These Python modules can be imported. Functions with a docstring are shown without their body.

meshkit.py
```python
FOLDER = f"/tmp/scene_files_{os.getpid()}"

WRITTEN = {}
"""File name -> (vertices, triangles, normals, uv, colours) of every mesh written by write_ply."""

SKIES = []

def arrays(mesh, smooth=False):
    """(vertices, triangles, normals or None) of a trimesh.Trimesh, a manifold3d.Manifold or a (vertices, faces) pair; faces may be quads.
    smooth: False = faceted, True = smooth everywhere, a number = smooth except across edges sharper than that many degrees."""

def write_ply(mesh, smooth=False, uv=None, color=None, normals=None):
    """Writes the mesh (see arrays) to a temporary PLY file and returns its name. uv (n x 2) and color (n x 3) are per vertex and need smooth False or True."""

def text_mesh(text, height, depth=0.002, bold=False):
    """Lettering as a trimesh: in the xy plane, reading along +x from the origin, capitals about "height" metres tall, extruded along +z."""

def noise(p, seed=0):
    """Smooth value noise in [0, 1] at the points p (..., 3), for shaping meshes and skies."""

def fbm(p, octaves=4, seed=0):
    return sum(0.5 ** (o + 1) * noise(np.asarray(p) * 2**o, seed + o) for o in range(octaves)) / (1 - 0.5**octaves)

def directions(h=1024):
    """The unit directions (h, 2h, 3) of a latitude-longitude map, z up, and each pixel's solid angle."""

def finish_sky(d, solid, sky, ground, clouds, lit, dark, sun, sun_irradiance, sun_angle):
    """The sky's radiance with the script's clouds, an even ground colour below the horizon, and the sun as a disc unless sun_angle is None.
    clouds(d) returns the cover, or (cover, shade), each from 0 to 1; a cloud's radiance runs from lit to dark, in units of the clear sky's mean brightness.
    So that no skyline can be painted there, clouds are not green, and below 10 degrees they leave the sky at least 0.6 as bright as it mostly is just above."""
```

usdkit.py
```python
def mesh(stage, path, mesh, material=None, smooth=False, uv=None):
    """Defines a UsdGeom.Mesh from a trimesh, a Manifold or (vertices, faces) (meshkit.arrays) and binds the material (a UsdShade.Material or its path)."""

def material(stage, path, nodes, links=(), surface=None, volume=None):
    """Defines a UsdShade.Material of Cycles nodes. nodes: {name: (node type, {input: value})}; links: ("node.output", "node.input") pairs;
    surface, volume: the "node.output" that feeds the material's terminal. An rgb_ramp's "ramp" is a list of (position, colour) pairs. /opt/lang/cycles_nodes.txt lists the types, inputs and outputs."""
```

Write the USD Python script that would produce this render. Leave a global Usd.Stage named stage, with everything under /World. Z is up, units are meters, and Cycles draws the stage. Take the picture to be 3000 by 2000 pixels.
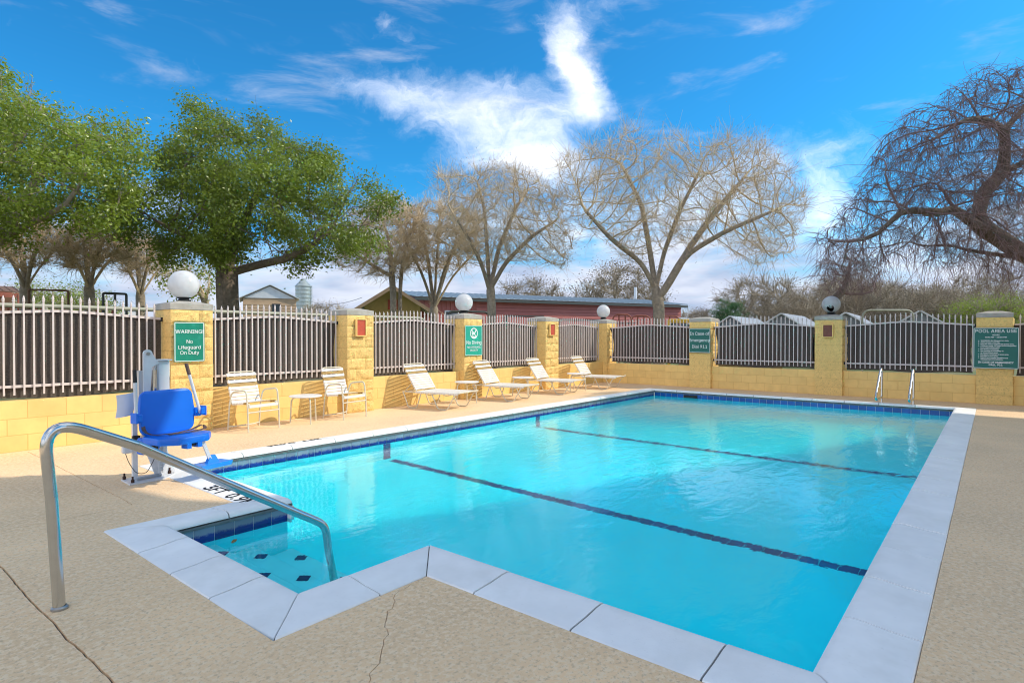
import math, random, numpy as np, trimesh, usdkit
from meshkit import text_mesh, fbm, noise
from pxr import Usd, UsdGeom, UsdLux, UsdShade, Gf, Sdf
from scipy.spatial import cKDTree
from shapely.geometry import Polygon, LineString, Point, box as sbox
from shapely.ops import unary_union
import shapely

stage = Usd.Stage.CreateInMemory()
UsdGeom.SetStageUpAxis(stage, "Z"); UsdGeom.SetStageMetersPerUnit(stage, 1.0)
UsdGeom.Xform.Define(stage, "/World"); UsdGeom.Scope.Define(stage, "/World/Looks")
A = np.array

# ------------------------------------------------------------------ camera
FPX, PITCH, YAW, CAMH = 1717.56, -0.00957650, 0.687283762, 1.44175
FW = A([math.cos(PITCH) * math.cos(YAW), math.cos(PITCH) * math.sin(YAW), math.sin(PITCH)])
RT = A([math.sin(YAW), -math.cos(YAW), 0.0]); UP = np.cross(RT, FW); EYE = A([0, 0, CAMH])
cam = UsdGeom.Camera.Define(stage, "/World/camera")
cam.CreateHorizontalApertureAttr(36.0); cam.CreateVerticalApertureAttr(24.0)
cam.CreateFocalLengthAttr(36.0 * FPX / 3000); cam.CreateClippingRangeAttr(Gf.Vec2f(0.05, 5000))
M4 = np.eye(4); M4[0, :3], M4[1, :3], M4[2, :3], M4[3, :3] = RT, UP, -FW, EYE
UsdGeom.Xformable(cam).AddTransformOp().Set(Gf.Matrix4d(*M4.ravel().tolist()))
EXPOSURE = 1.0
cam.CreateExposureAttr(EXPOSURE)

# ------------------------------------------------------------------ sun and sky
SUND = A([0.669, -0.743, 0.86]); SUND = SUND / np.linalg.norm(SUND)      # direction towards the sun
ELEV = math.asin(SUND[2]); ROT = math.atan2(SUND[0], SUND[1])
sun = UsdLux.DistantLight.Define(stage, "/World/sun_light")
sun.CreateNormalizeAttr(True); sun.CreateIntensityAttr(0.5); sun.CreateAngleAttr(0.5); sun.CreateColorAttr(Gf.Vec3f(1.0, 0.90, 0.74))
zx = SUND; xx = np.cross([0, 0, 1.0], zx); xx /= np.linalg.norm(xx); yx = np.cross(zx, xx)
R4 = np.eye(4); R4[0, :3], R4[1, :3], R4[2, :3] = xx, yx, zx
UsdGeom.Xformable(sun).AddTransformOp().Set(Gf.Matrix4d(*R4.ravel().tolist()))
SKY_STRENGTH = 0.15

def sky_material():
    n = {"pos": ("texture_coordinate", {}),
         "sky": ("sky_texture", {"sky_type": "single_scattering", "sun_disc": False, "sun_elevation": ELEV, "sun_rotation": ROT, "air_density": 1.0, "aerosol_density": 1.0, "ozone_density": 2.5}),
         "df": ("vector_math", {"math_type": "dot_product", "vector2": FW}), "dr": ("vector_math", {"math_type": "dot_product", "vector2": RT}),
         "du": ("vector_math", {"math_type": "dot_product", "vector2": UP}),
         "dfc": ("math", {"math_type": "maximum", "value2": 0.05}),
         "a": ("math", {"math_type": "divide"}), "b": ("math", {"math_type": "divide"}), "ab": ("combine_xyz", {}),
         "front": ("map_range", {"range_type": "smoothstep", "from_min": 0.05, "from_max": 0.3, "clamp": True})}
    L = []
    for k in ("df", "dr", "du"): L.append(("pos.generated", k + ".vector1"))
    L += [("df.value", "dfc.value1"), ("dr.value", "a.value1"), ("dfc.value", "a.value2"), ("du.value", "b.value1"), ("dfc.value", "b.value2"),
          ("a.value", "ab.x"), ("b.value", "ab.y"), ("df.value", "front.value")]
    # warp the coordinates a little so that the strokes get ragged edges
    n["wn"] = ("noise_texture", {"scale": 9.0, "detail": 5.0, "roughness": 0.6}); L.append(("ab.vector", "wn.vector"))
    n["ws"] = ("vector_math", {"math_type": "subtract", "vector2": (0.5, 0.5, 0.5)}); L.append(("wn.color", "ws.vector1"))
    n["wm"] = ("vector_math", {"math_type": "scale", "scale": 0.10}); L.append(("ws.vector", "wm.vector1"))
    n["wa"] = ("vector_math", {"math_type": "add"}); L += [("ab.vector", "wa.vector1"), ("wm.vector", "wa.vector2")]
    # strokes: centre (picture pixels), half length, half width, angle in degrees (counter-clockwise), weight
    strokes = [(1110, 262, 190, 50, -8, .9), (1330, 330, 220, 85, -28, 1.0), (1560, 420, 240, 80, -30, .85), (1640, 330, 190, 85, 62, .75), (1700, 215, 150, 55, 118, 1.1), (1640, 95, 120, 55, 108, .9), (1740, 30, 90, 45, 20, .75), (1480, 260, 110, 50, 10, .5),
               (1500, 478, 300, 45, 2, .75), (1760, 300, 60, 90, 90, .5), (1125, 45, 42, 20, 10, .75), (1170, 100, 110, 26, -20, .4),
               (2420, 590, 130, 75, 60, .95), (2380, 430, 330, 60, 6, .55), (2150, 560, 260, 100, 20, .75), (1900, 640, 420, 120, 0, .8), (2700, 700, 420, 130, 0, .75), (1200, 720, 520, 90, 0, .6), (700, 420, 120, 25, 5, .25), (460, 280, 160, 30, 8, .25), (1400, 640, 300, 60, 0, .55)]
    prev = None
    for i, (u, v, hl, hw, ang, w) in enumerate(strokes):
        n[f"m{i}"] = ("mapping", {"mapping_type": "texture", "location": ((u - 1500) / FPX, (1000 - v) / FPX, 0), "rotation": (0, 0, math.radians(ang)), "scale": (hl * 1.08 / FPX, hw * 1.4 / FPX, 1)})
        n[f"l{i}"] = ("vector_math", {"math_type": "length"})
        n[f"r{i}"] = ("map_range", {"range_type": "smoothstep", "from_min": 1.45, "from_max": 0.0, "to_min": 0.0, "to_max": w, "clamp": True})
        L += [("wa.vector", f"m{i}.vector"), (f"m{i}.vector", f"l{i}.vector1"), (f"l{i}.value", f"r{i}.value")]
        if prev is None: prev = f"r{i}.result"
        else:
            n[f"s{i}"] = ("math", {"math_type": "add"}); L += [(prev, f"s{i}.value1"), (f"r{i}.result", f"s{i}.value2")]; prev = f"s{i}.value"
    n["msk"] = ("math", {"math_type": "multiply"}); L += [(prev, "msk.value1"), ("front.result", "msk.value2")]
    # low bank of broken cloud round the whole horizon
    n["sep"] = ("separate_xyz", {}); L.append(("pos.generated", "sep.vector"))
    n["low"] = ("map_range", {"range_type": "smoothstep", "from_min": 0.26, "from_max": 0.02, "to_min": 0.0, "to_max": 0.56, "clamp": True}); L.append(("sep.z", "low.value"))
    n["dz"] = ("mapping", {"mapping_type": "point", "scale": (2.2, 2.2, 9.0)}); L.append(("pos.generated", "dz.vector"))
    n["ln"] = ("noise_texture", {"scale": 2.6, "detail": 6.0, "roughness": 0.6, "distortion": 0.4}); L.append(("dz.vector", "ln.vector"))
    n["lm"] = ("math", {"math_type": "multiply_add", "value2": 1.0, "value3": 0.0}); L += [("low.result", "lm.value1")]
    n["lsum"] = ("math", {"math_type": "add"}); L += [("lm.value", "lsum.value1"), ("ln.fac", "lsum.value2")]
    n["lcov"] = ("map_range", {"range_type": "smoothstep", "from_min": 0.52, "from_max": 1.02, "clamp": True}); L.append(("lsum.value", "lcov.value"))
    # strokes broken up by streaky noise
    n["cm"] = ("mapping", {"mapping_type": "point", "rotation": (0, 0, 0.5), "scale": (1.0, 1.7, 1.0)}); L.append(("wa.vector", "cm.vector"))
    n["cn"] = ("noise_texture", {"scale": 10.0, "detail": 9.0, "roughness": 0.66, "distortion": 1.3}); L.append(("cm.vector", "cn.vector"))
    n["cs"] = ("math", {"math_type": "multiply_add", "value2": 1.5, "value3": -0.80}); L.append(("cn.fac", "cs.value1"))
    n["ct"] = ("math", {"math_type": "add"}); L += [("msk.value", "ct.value1"), ("cs.value", "ct.value2")]
    n["ccov"] = ("map_range", {"range_type": "smoothstep", "from_min": 0.16, "from_max": 2.0, "to_max": 0.70, "clamp": True}); L.append(("ct.value", "ccov.value"))
    # the same broken cirrus goes on over the rest of the sky
    n["gm"] = ("mapping", {"mapping_type": "point", "scale": (1.0, 1.0, 1.6)}); L.append(("pos.generated", "gm.vector"))
    n["gn"] = ("noise_texture", {"scale": 2.4, "detail": 8.0, "roughness": 0.62, "distortion": 0.8}); L.append(("gm.vector", "gn.vector"))
    n["gc"] = ("map_range", {"range_type": "smoothstep", "from_min": 0.40, "from_max": 0.66, "to_max": 0.85, "clamp": True}); L.append(("gn.fac", "gc.value"))
    n["inv"] = ("map_range", {"range_type": "smoothstep", "from_min": 0.62, "from_max": 0.35, "clamp": True}); L.append(("df.value", "inv.value"))
    n["gk"] = ("math", {"math_type": "multiply"}); L += [("gc.result", "gk.value1"), ("inv.result", "gk.value2")]
    n["mx"] = ("math", {"math_type": "maximum"}); L += [("ccov.result", "mx.value1"), ("gk.value", "mx.value2")]
    # deeper blue, as a polarised winter sky
    n["tint"] = ("mix", {"mix_type": "multiply", "fac": 1.0, "color2": (0.08, 0.46, 0.66)}); L.append(("sky.color", "tint.color1"))
    n["cc"] = ("mix", {"color1": (6.8, 6.5, 6.3), "color2": (4.4, 4.6, 5.2)})
    n["cshade"] = ("map_range", {"from_min": 0.35, "from_max": 0.7, "clamp": True}); n["csn"] = ("noise_texture", {"scale": 4.0, "detail": 4.0})
    L += [("dz.vector", "csn.vector"), ("csn.fac", "cshade.value"), ("cshade.result", "cc.fac")]
    n["lc"] = ("mix", {"color1": (2.8, 3.0, 3.5), "color2": (1.7, 2.0, 2.7)}); L.append(("cshade.result", "lc.fac"))
    n["mixl"] = ("mix", {}); L += [("lcov.result", "mixl.fac"), ("tint.color", "mixl.color1"), ("lc.color", "mixl.color2")]
    n["mixc"] = ("mix", {}); L += [("mx.value", "mixc.fac"), ("mixl.color", "mixc.color1"), ("cc.color", "mixc.color2")]
    n["bg"] = ("background_shader", {"strength": SKY_STRENGTH}); L.append(("mixc.color", "bg.color"))
    return usdkit.material(stage, "/World/Looks/sky_material", n, L, surface="bg.background")

dome = UsdLux.DomeLight.Define(stage, "/World/sky")
dome.GetPrim().SetCustomDataByKey("kind", "structure")
UsdShade.MaterialBindingAPI.Apply(dome.GetPrim()).Bind(sky_material())

# ------------------------------------------------------------------ helpers
def ray(u, v): return FW + (u - 1500) / FPX * RT - (v - 1000) / FPX * UP
def at(u, v, depth): return EYE + ray(u, v) * depth          # a place this many metres ahead, seen there in the photograph
def on_y(u, v, y): d = ray(u, v); return EYE + d * y / d[1]
def on_x(u, v, x): d = ray(u, v); return EYE + d * x / d[0]
def on_z(u, v, z=0.0): d = ray(u, v); return EYE + d * (z - CAMH) / d[2]

names = {}
def numbered(parent, name):
    k = (parent, name); c = names.get(k, 0); names[k] = c + 1
    return f"{parent}/{name}" if c == 0 else f"{parent}/{name}_{c:03d}"
def tag(p, label=None, cat=None, group=None, kind=None):
    for k, v in (("label", label), ("category", cat), ("group", group), ("kind", kind)):
        if v: p.SetCustomDataByKey(k, v)
    return p
def thing(name, label=None, cat=None, loc=(0, 0, 0), rz=0.0, group=None, kind=None, scale=None):
    x = UsdGeom.Xform.Define(stage, numbered("/World", name))
    x.AddTranslateOp().Set(Gf.Vec3d(*map(float, loc)))
    if rz: x.AddRotateZOp().Set(float(math.degrees(rz)))
    if scale: x.AddScaleOp().Set(Gf.Vec3f(*([scale] * 3 if np.ndim(scale) == 0 else scale)))
    return tag(x.GetPrim(), label, cat, group, kind)
def group_part(parent, name):
    return UsdGeom.Xform.Define(stage, numbered(str(parent.GetPath()), name)).GetPrim()
def part(parent, name, mesh, m, smooth=False, label=None, kind=None):
    path = numbered("/World" if parent is None else str(parent.GetPath()), name)
    if isinstance(mesh, MB): mesh = mesh.get()
    if isinstance(mesh, tuple) and len(mesh) == 2 and len(mesh[1]) and len(mesh[1][0]) == 3: mesh = trimesh.Trimesh(mesh[0], mesh[1], process=False)
    p = usdkit.mesh(stage, path, mesh, MATS[m] if isinstance(m, str) else m, smooth=smooth).GetPrim()
    return tag(p, label, None, None, kind)
def solid(name, mesh, m, label, cat, group=None, smooth=False): return tag(part(None, name, mesh, m, smooth), label, cat, group)
def struct(name, mesh, m, smooth=False, kind="structure"): return tag(part(None, name, mesh, m, smooth), kind=kind)
def copy_of(root, loc, rz, label, cat=None, group=None, scale=None):
    was = root.GetCustomData(); base = root.GetName()
    if base[-4:-3] == "_" and base[-3:].isdigit(): base = base[:-4]
    x = UsdGeom.Xform.Define(stage, numbered("/World", base)); p = x.GetPrim()
    p.GetReferences().AddInternalReference(root.GetPath())
    x.ClearXformOpOrder()
    x.AddTranslateOp(opSuffix="place").Set(Gf.Vec3d(*map(float, loc))); x.AddRotateZOp(opSuffix="place").Set(float(math.degrees(rz)))
    if scale: x.AddScaleOp(opSuffix="place").Set(Gf.Vec3f(*([float(scale)] * 3 if np.ndim(scale) == 0 else map(float, scale))))
    p.SetInstanceable(True)
    return tag(p, label, cat or was["category"], group or was.get("group"))

class MB:
    def __init__(s): s.v, s.f, s.n = [], [], 0
    def add(s, v, f):
        v = np.asarray(v, float); s.v.append(v); s.f.append(np.asarray(f, int) + s.n); s.n += len(v); return s
    def mesh(s, t, M=None):
        if hasattr(t, "to_mesh"): m = t.to_mesh(); v, f = m.vert_properties[:, :3], m.tri_verts
        else: v, f = t.vertices, t.faces
        v = np.asarray(v, float)
        if M is not None: v = v @ M[:3, :3].T + M[:3, 3]
        return s.add(v, f)
    def box(s, c, size, rz=0.0, ch=0.0, rot=None):
        t = chbox(size, ch) if ch else trimesh.creation.box(size)
        v = t.vertices
        if rot is not None: v = v @ np.asarray(rot).T
        if rz:
            cr, sr = math.cos(rz), math.sin(rz); v = v @ A([[cr, -sr, 0], [sr, cr, 0], [0, 0, 1]]).T
        return s.add(v + A(c), t.faces)
    def bar(s, a, b, w, h=None, up=(0, 0, 1)):
        a, b = A(a, float), A(b, float); d = b - a; L = np.linalg.norm(d); d = d / L; h = h or w
        sx = np.cross(d, up); sx = sx / max(np.linalg.norm(sx), 1e-9) if np.linalg.norm(sx) > 1e-6 else A([1.0, 0, 0]); uz = np.cross(sx, d)
        t = trimesh.creation.box([1, 1, 1]).vertices
        return s.add((a + b) / 2 + t[:, :1] * L * d + t[:, 1:2] * w * sx + t[:, 2:] * h * uz, trimesh.creation.box([1, 1, 1]).faces)
    def tube(s, pts, r, sides=8, closed=False, cap=True):
        v, f = tube(pts, r, sides, closed, cap); return s.add(v, f)
    def get(s): return (np.vstack(s.v), np.vstack(s.f))

def chbox(size, c):
    x, y, z = A(size) / 2; P = []
    for sx in (-1, 1):
        for sy in (-1, 1):
            for sz in (-1, 1):
                P += [(sx * (x - c), sy * (y - c), sz * z), (sx * (x - c), sy * y, sz * (z - c)), (sx * x, sy * (y - c), sz * (z - c))]
    return trimesh.Trimesh(P).convex_hull
def fillet(pts, r, n=5):
    pts = [A(p, float) for p in pts]; out = [pts[0]]
    for i in range(1, len(pts) - 1):
        p, a, b = pts[i], pts[i - 1], pts[i + 1]
        la, lb = np.linalg.norm(a - p), np.linalg.norm(b - p)
        rr = min(r[i] if np.ndim(r) else r, la * .49, lb * .49); s, e = p + (a - p) / la * rr, p + (b - p) / lb * rr
        for t in np.linspace(0, 1, n): out.append((1 - t) ** 2 * s + 2 * t * (1 - t) * p + t * t * e)
    out.append(pts[-1]); return A(out)
def tube(pts, r, sides=8, closed=False, cap=True):
    p = np.asarray(pts, float); k = len(p); r = np.broadcast_to(np.asarray(r, float), (k,))
    t = np.roll(p, -1, 0) - np.roll(p, 1, 0) if closed else np.gradient(p, axis=0)
    t /= np.linalg.norm(t, axis=1, keepdims=True) + 1e-12
    a = np.zeros_like(p); ref = A([0, 0, 1.0]) if abs(t[0][2]) < .9 else A([1.0, 0, 0])
    x = np.cross(t[0], ref); x /= np.linalg.norm(x)
    for i in range(k):                                        # parallel transport
        x = x - t[i] * (x @ t[i]); x /= np.linalg.norm(x) + 1e-12; a[i] = x
    b = np.cross(t, a); ang = np.arange(sides) * 2 * math.pi / sides
    v = (p[:, None] + r[:, None, None] * (np.cos(ang)[None, :, None] * a[:, None] + np.sin(ang)[None, :, None] * b[:, None])).reshape(-1, 3)
    kk = k if closed else k - 1
    i, j = np.meshgrid(np.arange(kk), np.arange(sides), indexing="ij"); i2 = (i + 1) % k; j2 = (j + 1) % sides
    q = np.stack([i * sides + j, i * sides + j2, i2 * sides + j2, i2 * sides + j], -1).reshape(-1, 4)
    f = np.vstack([q[:, [0, 1, 2]], q[:, [0, 2, 3]]])
    if cap and not closed:
        n = len(v); v = np.vstack([v, p[:1], p[-1:]]); jj = np.arange(sides); j3 = (jj + 1) % sides; e = (k - 1) * sides
        f = np.vstack([f, np.stack([np.full(sides, n), j3, jj], 1), np.stack([np.full(sides, n + 1), e + jj, e + j3], 1)])
    return v, f
def rods(P, Rr, sides=3):
    """many thin tapered stems at once: P (n,k,3), Rr (n,k)"""
    n, k, _ = P.shape
    t = np.gradient(P, axis=1); t /= np.linalg.norm(t, axis=2, keepdims=True) + 1e-12
    a = np.cross(t, np.where(np.abs(t[..., 2:]) < .9, A([0, 0, 1.0]), A([1.0, 0, 0]))); a /= np.linalg.norm(a, axis=2, keepdims=True) + 1e-12
    b = np.cross(t, a); ang = np.arange(sides) * 2 * math.pi / sides
    v = P[:, :, None] + Rr[:, :, None, None] * (np.cos(ang)[:, None] * a[:, :, None] + np.sin(ang)[:, None] * b[:, :, None])
    i, j = np.meshgrid(np.arange(k - 1), np.arange(sides), indexing="ij"); j2 = (j + 1) % sides
    q = np.stack([i * sides + j, i * sides + j2, (i + 1) * sides + j2, (i + 1) * sides + j], -1).reshape(-1, 4)
    f = np.vstack([q[:, [0, 1, 2]], q[:, [0, 2, 3]]])
    return v.reshape(-1, 3), (f[None] + (np.arange(n) * k * sides)[:, None, None]).reshape(-1, 3)
def extrude(poly, z0, z1):
    g = getattr(poly, "geoms", [poly]); out = []
    for p in g:
        t = trimesh.creation.extrude_polygon(p, z1 - z0, engine="earcut"); t.apply_translation([0, 0, z0]); out.append(t)
    return trimesh.util.concatenate(out)
def flat(poly, z):
    V, F, n = [], [], 0
    for p in getattr(poly, "geoms", [poly]):
        v, f = trimesh.creation.triangulate_polygon(p, engine="earcut"); V.append(np.c_[v, np.full(len(v), z)]); F.append(np.asarray(f) + n); n += len(v)
    v, f = np.vstack(V), np.vstack(F); a = v[f]; nz = np.cross(a[:, 1] - a[:, 0], a[:, 2] - a[:, 0])[:, 2]; f[nz < 0] = f[nz < 0][:, ::-1]
    return v, f

# ------------------------------------------------------------------ materials
MATS = {}
def pm(name, col, rough=.6, metal=0.0, var=.10, scale=5.0, bump=0.0, bscale=40.0, bdist=.004, rnd=0.0, spec=.5, col2=None, extra=None, detail=4.0, coords="geometry"):
    """a principled surface with mottled tone, fine relief and a slight difference from piece to piece"""
    c1 = A(col, float); lo = np.clip(c1 * (1 - var), 0, 1); hi = np.clip(c1 * (1 + var), 0, 1) if col2 is None else A(col2, float)
    n = {"g": ("geometry", {}), "n": ("noise_texture", {"scale": scale, "detail": detail, "roughness": .6}),
         "r": ("rgb_ramp", {"ramp": [(.3, tuple(lo)), (.7, tuple(hi))]}),
         "p": ("principled_bsdf", {"roughness": rough, "metallic": metal, "specular_ior_level": spec})}
    L = [("g.position", "n.vector"), ("n.fac", "r.fac")]; last = "r.color"
    if rnd:
        n["o"] = ("object_info", {}); n["om"] = ("map_range", {"to_min": 1 - rnd, "to_max": 1 + rnd}); n["h"] = ("hsv", {})
        L += [("o.random", "om.value"), ("om.result", "h.value"), (last, "h.color")]; last = "h.color"
    if extra: last = extra(n, L, last)
    L.append((last, "p.base_color"))
    if bump:
        n["bn"] = ("noise_texture", {"scale": bscale, "detail": 5.0, "roughness": .65}); n["b"] = ("bump", {"strength": bump, "distance": bdist})
        L += [("g.position", "bn.vector"), ("bn.fac", "b.height"), ("b.normal", "p.normal")]
    MATS[name] = usdkit.material(stage, f"/World/Looks/{name}", n, L, surface="p.BSDF"); return MATS[name]
def stain(scale, col, lo, hi, amt=.6, detail=6.0):
    """patches of another tone, with edges of their own"""
    def f(n, L, last):
        i = len(n); a, b, c, d = f"s{i}n", f"s{i}r", f"s{i}m", f"s{i}x"
        n[a] = ("noise_texture", {"scale": scale, "detail": detail, "roughness": .65}); n[b] = ("map_range", {"from_min": lo, "from_max": hi, "to_max": amt, "clamp": True}); n[c] = ("mix", {"color2": col})
        L.extend([("g.position", a + ".vector"), (a + ".fac", b + ".value"), (b + ".result", c + ".fac"), (last, c + ".color1")]); return c + ".color"
    return f
def chain(*fs):
    def f(n, L, last):
        for g in fs: last = g(n, L, last)
        return last
    return f

pm("deck_coat", (.80, .54, .30), .85, var=.12, scale=1.1, bump=.55, bscale=38, bdist=.006, extra=chain(stain(30, (.86, .64, .40), .47, .58, .85), stain(46, (.50, .34, .21), .535, .62, .6), stain(.9, (.66, .47, .28), .5, .75, .35)))
pm("groove_dirt", (.13, .11, .09), .95, var=.3)
pm("coping_white", (.82, .81, .78), .8, var=.06, scale=3, bump=.3, bscale=90, bdist=.003, rnd=.03, extra=chain(stain(60, (.50, .50, .48), .6, .75, .25), stain(9, (.34, .33, .31), .68, .76, .5), stain(2.2, (.66, .65, .60), .5, .72, .5)))
pm("grout_grey", (.17, .17, .165), .9, var=.15)
pm("plaster_aqua", (.03, .94, .985), .7, var=.02, scale=1.2, extra=stain(3.5, (.07, .97, .985), .5, .7, .5))
pm("step_plaster", (.50, .90, .92), .7, var=.05, scale=2)
def tile_mat(name, base, scum, h0, h1):
    n = {"g": ("geometry", {}), "s": ("separate_xyz", {}), "n": ("noise_texture", {"scale": 22.0, "detail": 6.0, "roughness": .7}), "z": ("math", {"math_type": "multiply_add", "value2": .07, "value3": -.035}),
         "a": ("math", {"math_type": "add"}), "m": ("map_range", {"from_min": h0, "from_max": h1, "clamp": True, "to_max": .85}), "c": ("mix", {"color1": base, "color2": scum}), "o": ("object_info", {}), "om": ("map_range", {"to_min": .82, "to_max": 1.18}), "h": ("hsv", {}), "p": ("principled_bsdf", {"roughness": .22})}
    L = [("g.position", "s.vector"), ("g.position", "n.vector"), ("n.fac", "z.value1"), ("s.z", "a.value1"), ("z.value", "a.value2"), ("a.value", "m.value"), ("m.result", "c.fac"), ("o.random", "om.value"), ("om.result", "h.value"), ("c.color", "h.color"), ("h.color", "p.base_color")]
    MATS[name] = usdkit.material(stage, f"/World/Looks/{name}", n, L, surface="p.BSDF")
tile_mat("tile_scaled", (.012, .030, .20), (.21, .27, .31), -.122, -.100)       # lime scale above the waterline
tile_mat("tile_blue", (.012, .085, .32), (.05, .2, .42), -.075, -.04)
tile_mat("tile_navy", (.012, .035, .16), (.012, .035, .16), -9, -8)
pm("painted_block", (.84, .565, .195), .75, var=.07, scale=4, bump=.35, bscale=120, bdist=.003, rnd=.05, extra=chain(stain(2.2, (.74, .46, .14), .5, .75, .5), stain(34, (.55, .37, .12), .62, .75, .4)))
pm("split_face", (.84, .565, .195), .8, var=.08, scale=12, bump=1.0, bscale=48, bdist=.014, rnd=.05, extra=chain(stain(30, (.50, .33, .10), .52, .66, .75), stain(2, (.74, .46, .13), .5, .8, .4)))
pm("mortar_paint", (.66, .41, .13), .9, var=.1)
pm("cap_concrete", (.40, .37, .32), .9, var=.15, scale=6, bump=.5, bscale=60, bdist=.004, extra=chain(stain(14, (.22, .20, .18), .56, .72, .6), stain(3, (.48, .46, .42), .5, .7, .5)))
pm("fence_paint", (.64, .56, .53), .45, var=.05, scale=8)
pm("rail_paint", (.72, .70, .64), .45, var=.06, scale=8)
def mesh_cloth():
    n = {"g": ("geometry", {}), "m": ("mapping", {"mapping_type": "point", "scale": (55, 55, 260)}), "n": ("noise_texture", {"scale": 1.0, "detail": 3.0}), "r": ("rgb_ramp", {"ramp": [(.3, (.034, .027, .023)), (.7, (.120, .098, .084))]}),
         "p": ("principled_bsdf", {"roughness": .9}), "t": ("transparent_bsdf", {}), "mr": ("map_range", {"from_min": .45, "from_max": .7, "to_min": .0, "to_max": .05, "clamp": True}), "x": ("mix_closure", {})}
    L = [("g.position", "m.vector"), ("m.vector", "n.vector"), ("n.fac", "r.fac"), ("r.color", "p.base_color"), ("n.fac", "mr.value"), ("mr.result", "x.fac"), ("p.BSDF", "x.closure1"), ("t.BSDF", "x.closure2")]
    MATS["shade_cloth"] = usdkit.material(stage, "/World/Looks/shade_cloth", n, L, surface="x.closure")
mesh_cloth()
pm("steel_brushed", (.60, .59, .57), .17, 1.0, var=.06, scale=14, bump=.08, bscale=200, bdist=.001)
pm("steel_dull", (.40, .38, .35), .4, 1.0, var=.12, scale=9)
pm("black_rubber", (.012, .012, .012), .6, var=.2)
pm("seat_blue", (.004, .14, .64), .33, var=.05, scale=3)
pm("tray_blue", (.02, .24, .74), .35, var=.06, scale=3)
pm("lift_white", (.62, .63, .64), .4, var=.05, scale=6, extra=stain(9, (.42, .42, .42), .6, .78, .4))
pm("lift_grey", (.46, .48, .50), .4, .3, var=.08, scale=6)
pm("belt_web", (.10, .06, .05), .7, var=.25, scale=30)
pm("paper_white", (.66, .68, .76), .6, var=.04)
pm("paper_print", (.22, .25, .42), .6, var=.3, scale=60)
pm("rust_bolt", (.06, .03, .02), .7, .4, var=.3)
pm("chair_frame", (.62, .56, .43), .4, var=.07, scale=10)
pm("strap_white", (.72, .69, .64), .45, var=.04, scale=9)
pm("strap_ochre", (.36, .22, .06), .5, var=.06, scale=9)
pm("table_white", (.78, .75, .71), .4, var=.05, scale=9)
pm("sign_green", (.012, .22, .145), .32, var=.12, scale=7, extra=stain(9, (.06, .36, .27), .55, .72, .4))
pm("sign_teal", (.02, .36, .25), .35, var=.10, scale=9, extra=stain(12, (.10, .45, .34), .55, .72, .35))
pm("sign_deep", (.006, .125, .10), .4, var=.06, scale=7)
pm("sign_white", (.82, .84, .82), .5, var=.03)
pm("lens_red", (.52, .085, .045), .35, var=.15, scale=12, extra=stain(20, (.66, .24, .16), .6, .75, .4))
pm("lens_brown", (.17, .045, .025), .3, var=.25, scale=12, extra=stain(14, (.34, .13, .08), .58, .72, .5))
n_ = {"g": ("geometry", {}), "n": ("noise_texture", {"scale": 9.0, "detail": 5.0}), "r": ("rgb_ramp", {"ramp": [(.3, (.76, .75, .74)), (.7, (.88, .87, .87))]}), "p": ("principled_bsdf", {"roughness": .25}), "t": ("translucent_bsdf", {}), "x": ("mix_closure", {"fac": .42})}
MATS["globe_acrylic"] = usdkit.material(stage, "/World/Looks/globe_acrylic", n_, [("g.position", "n.vector"), ("n.fac", "r.fac"), ("r.color", "p.base_color"), ("r.color", "t.color"), ("p.BSDF", "x.closure1"), ("t.BSDF", "x.closure2")], surface="x.closure")
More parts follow.
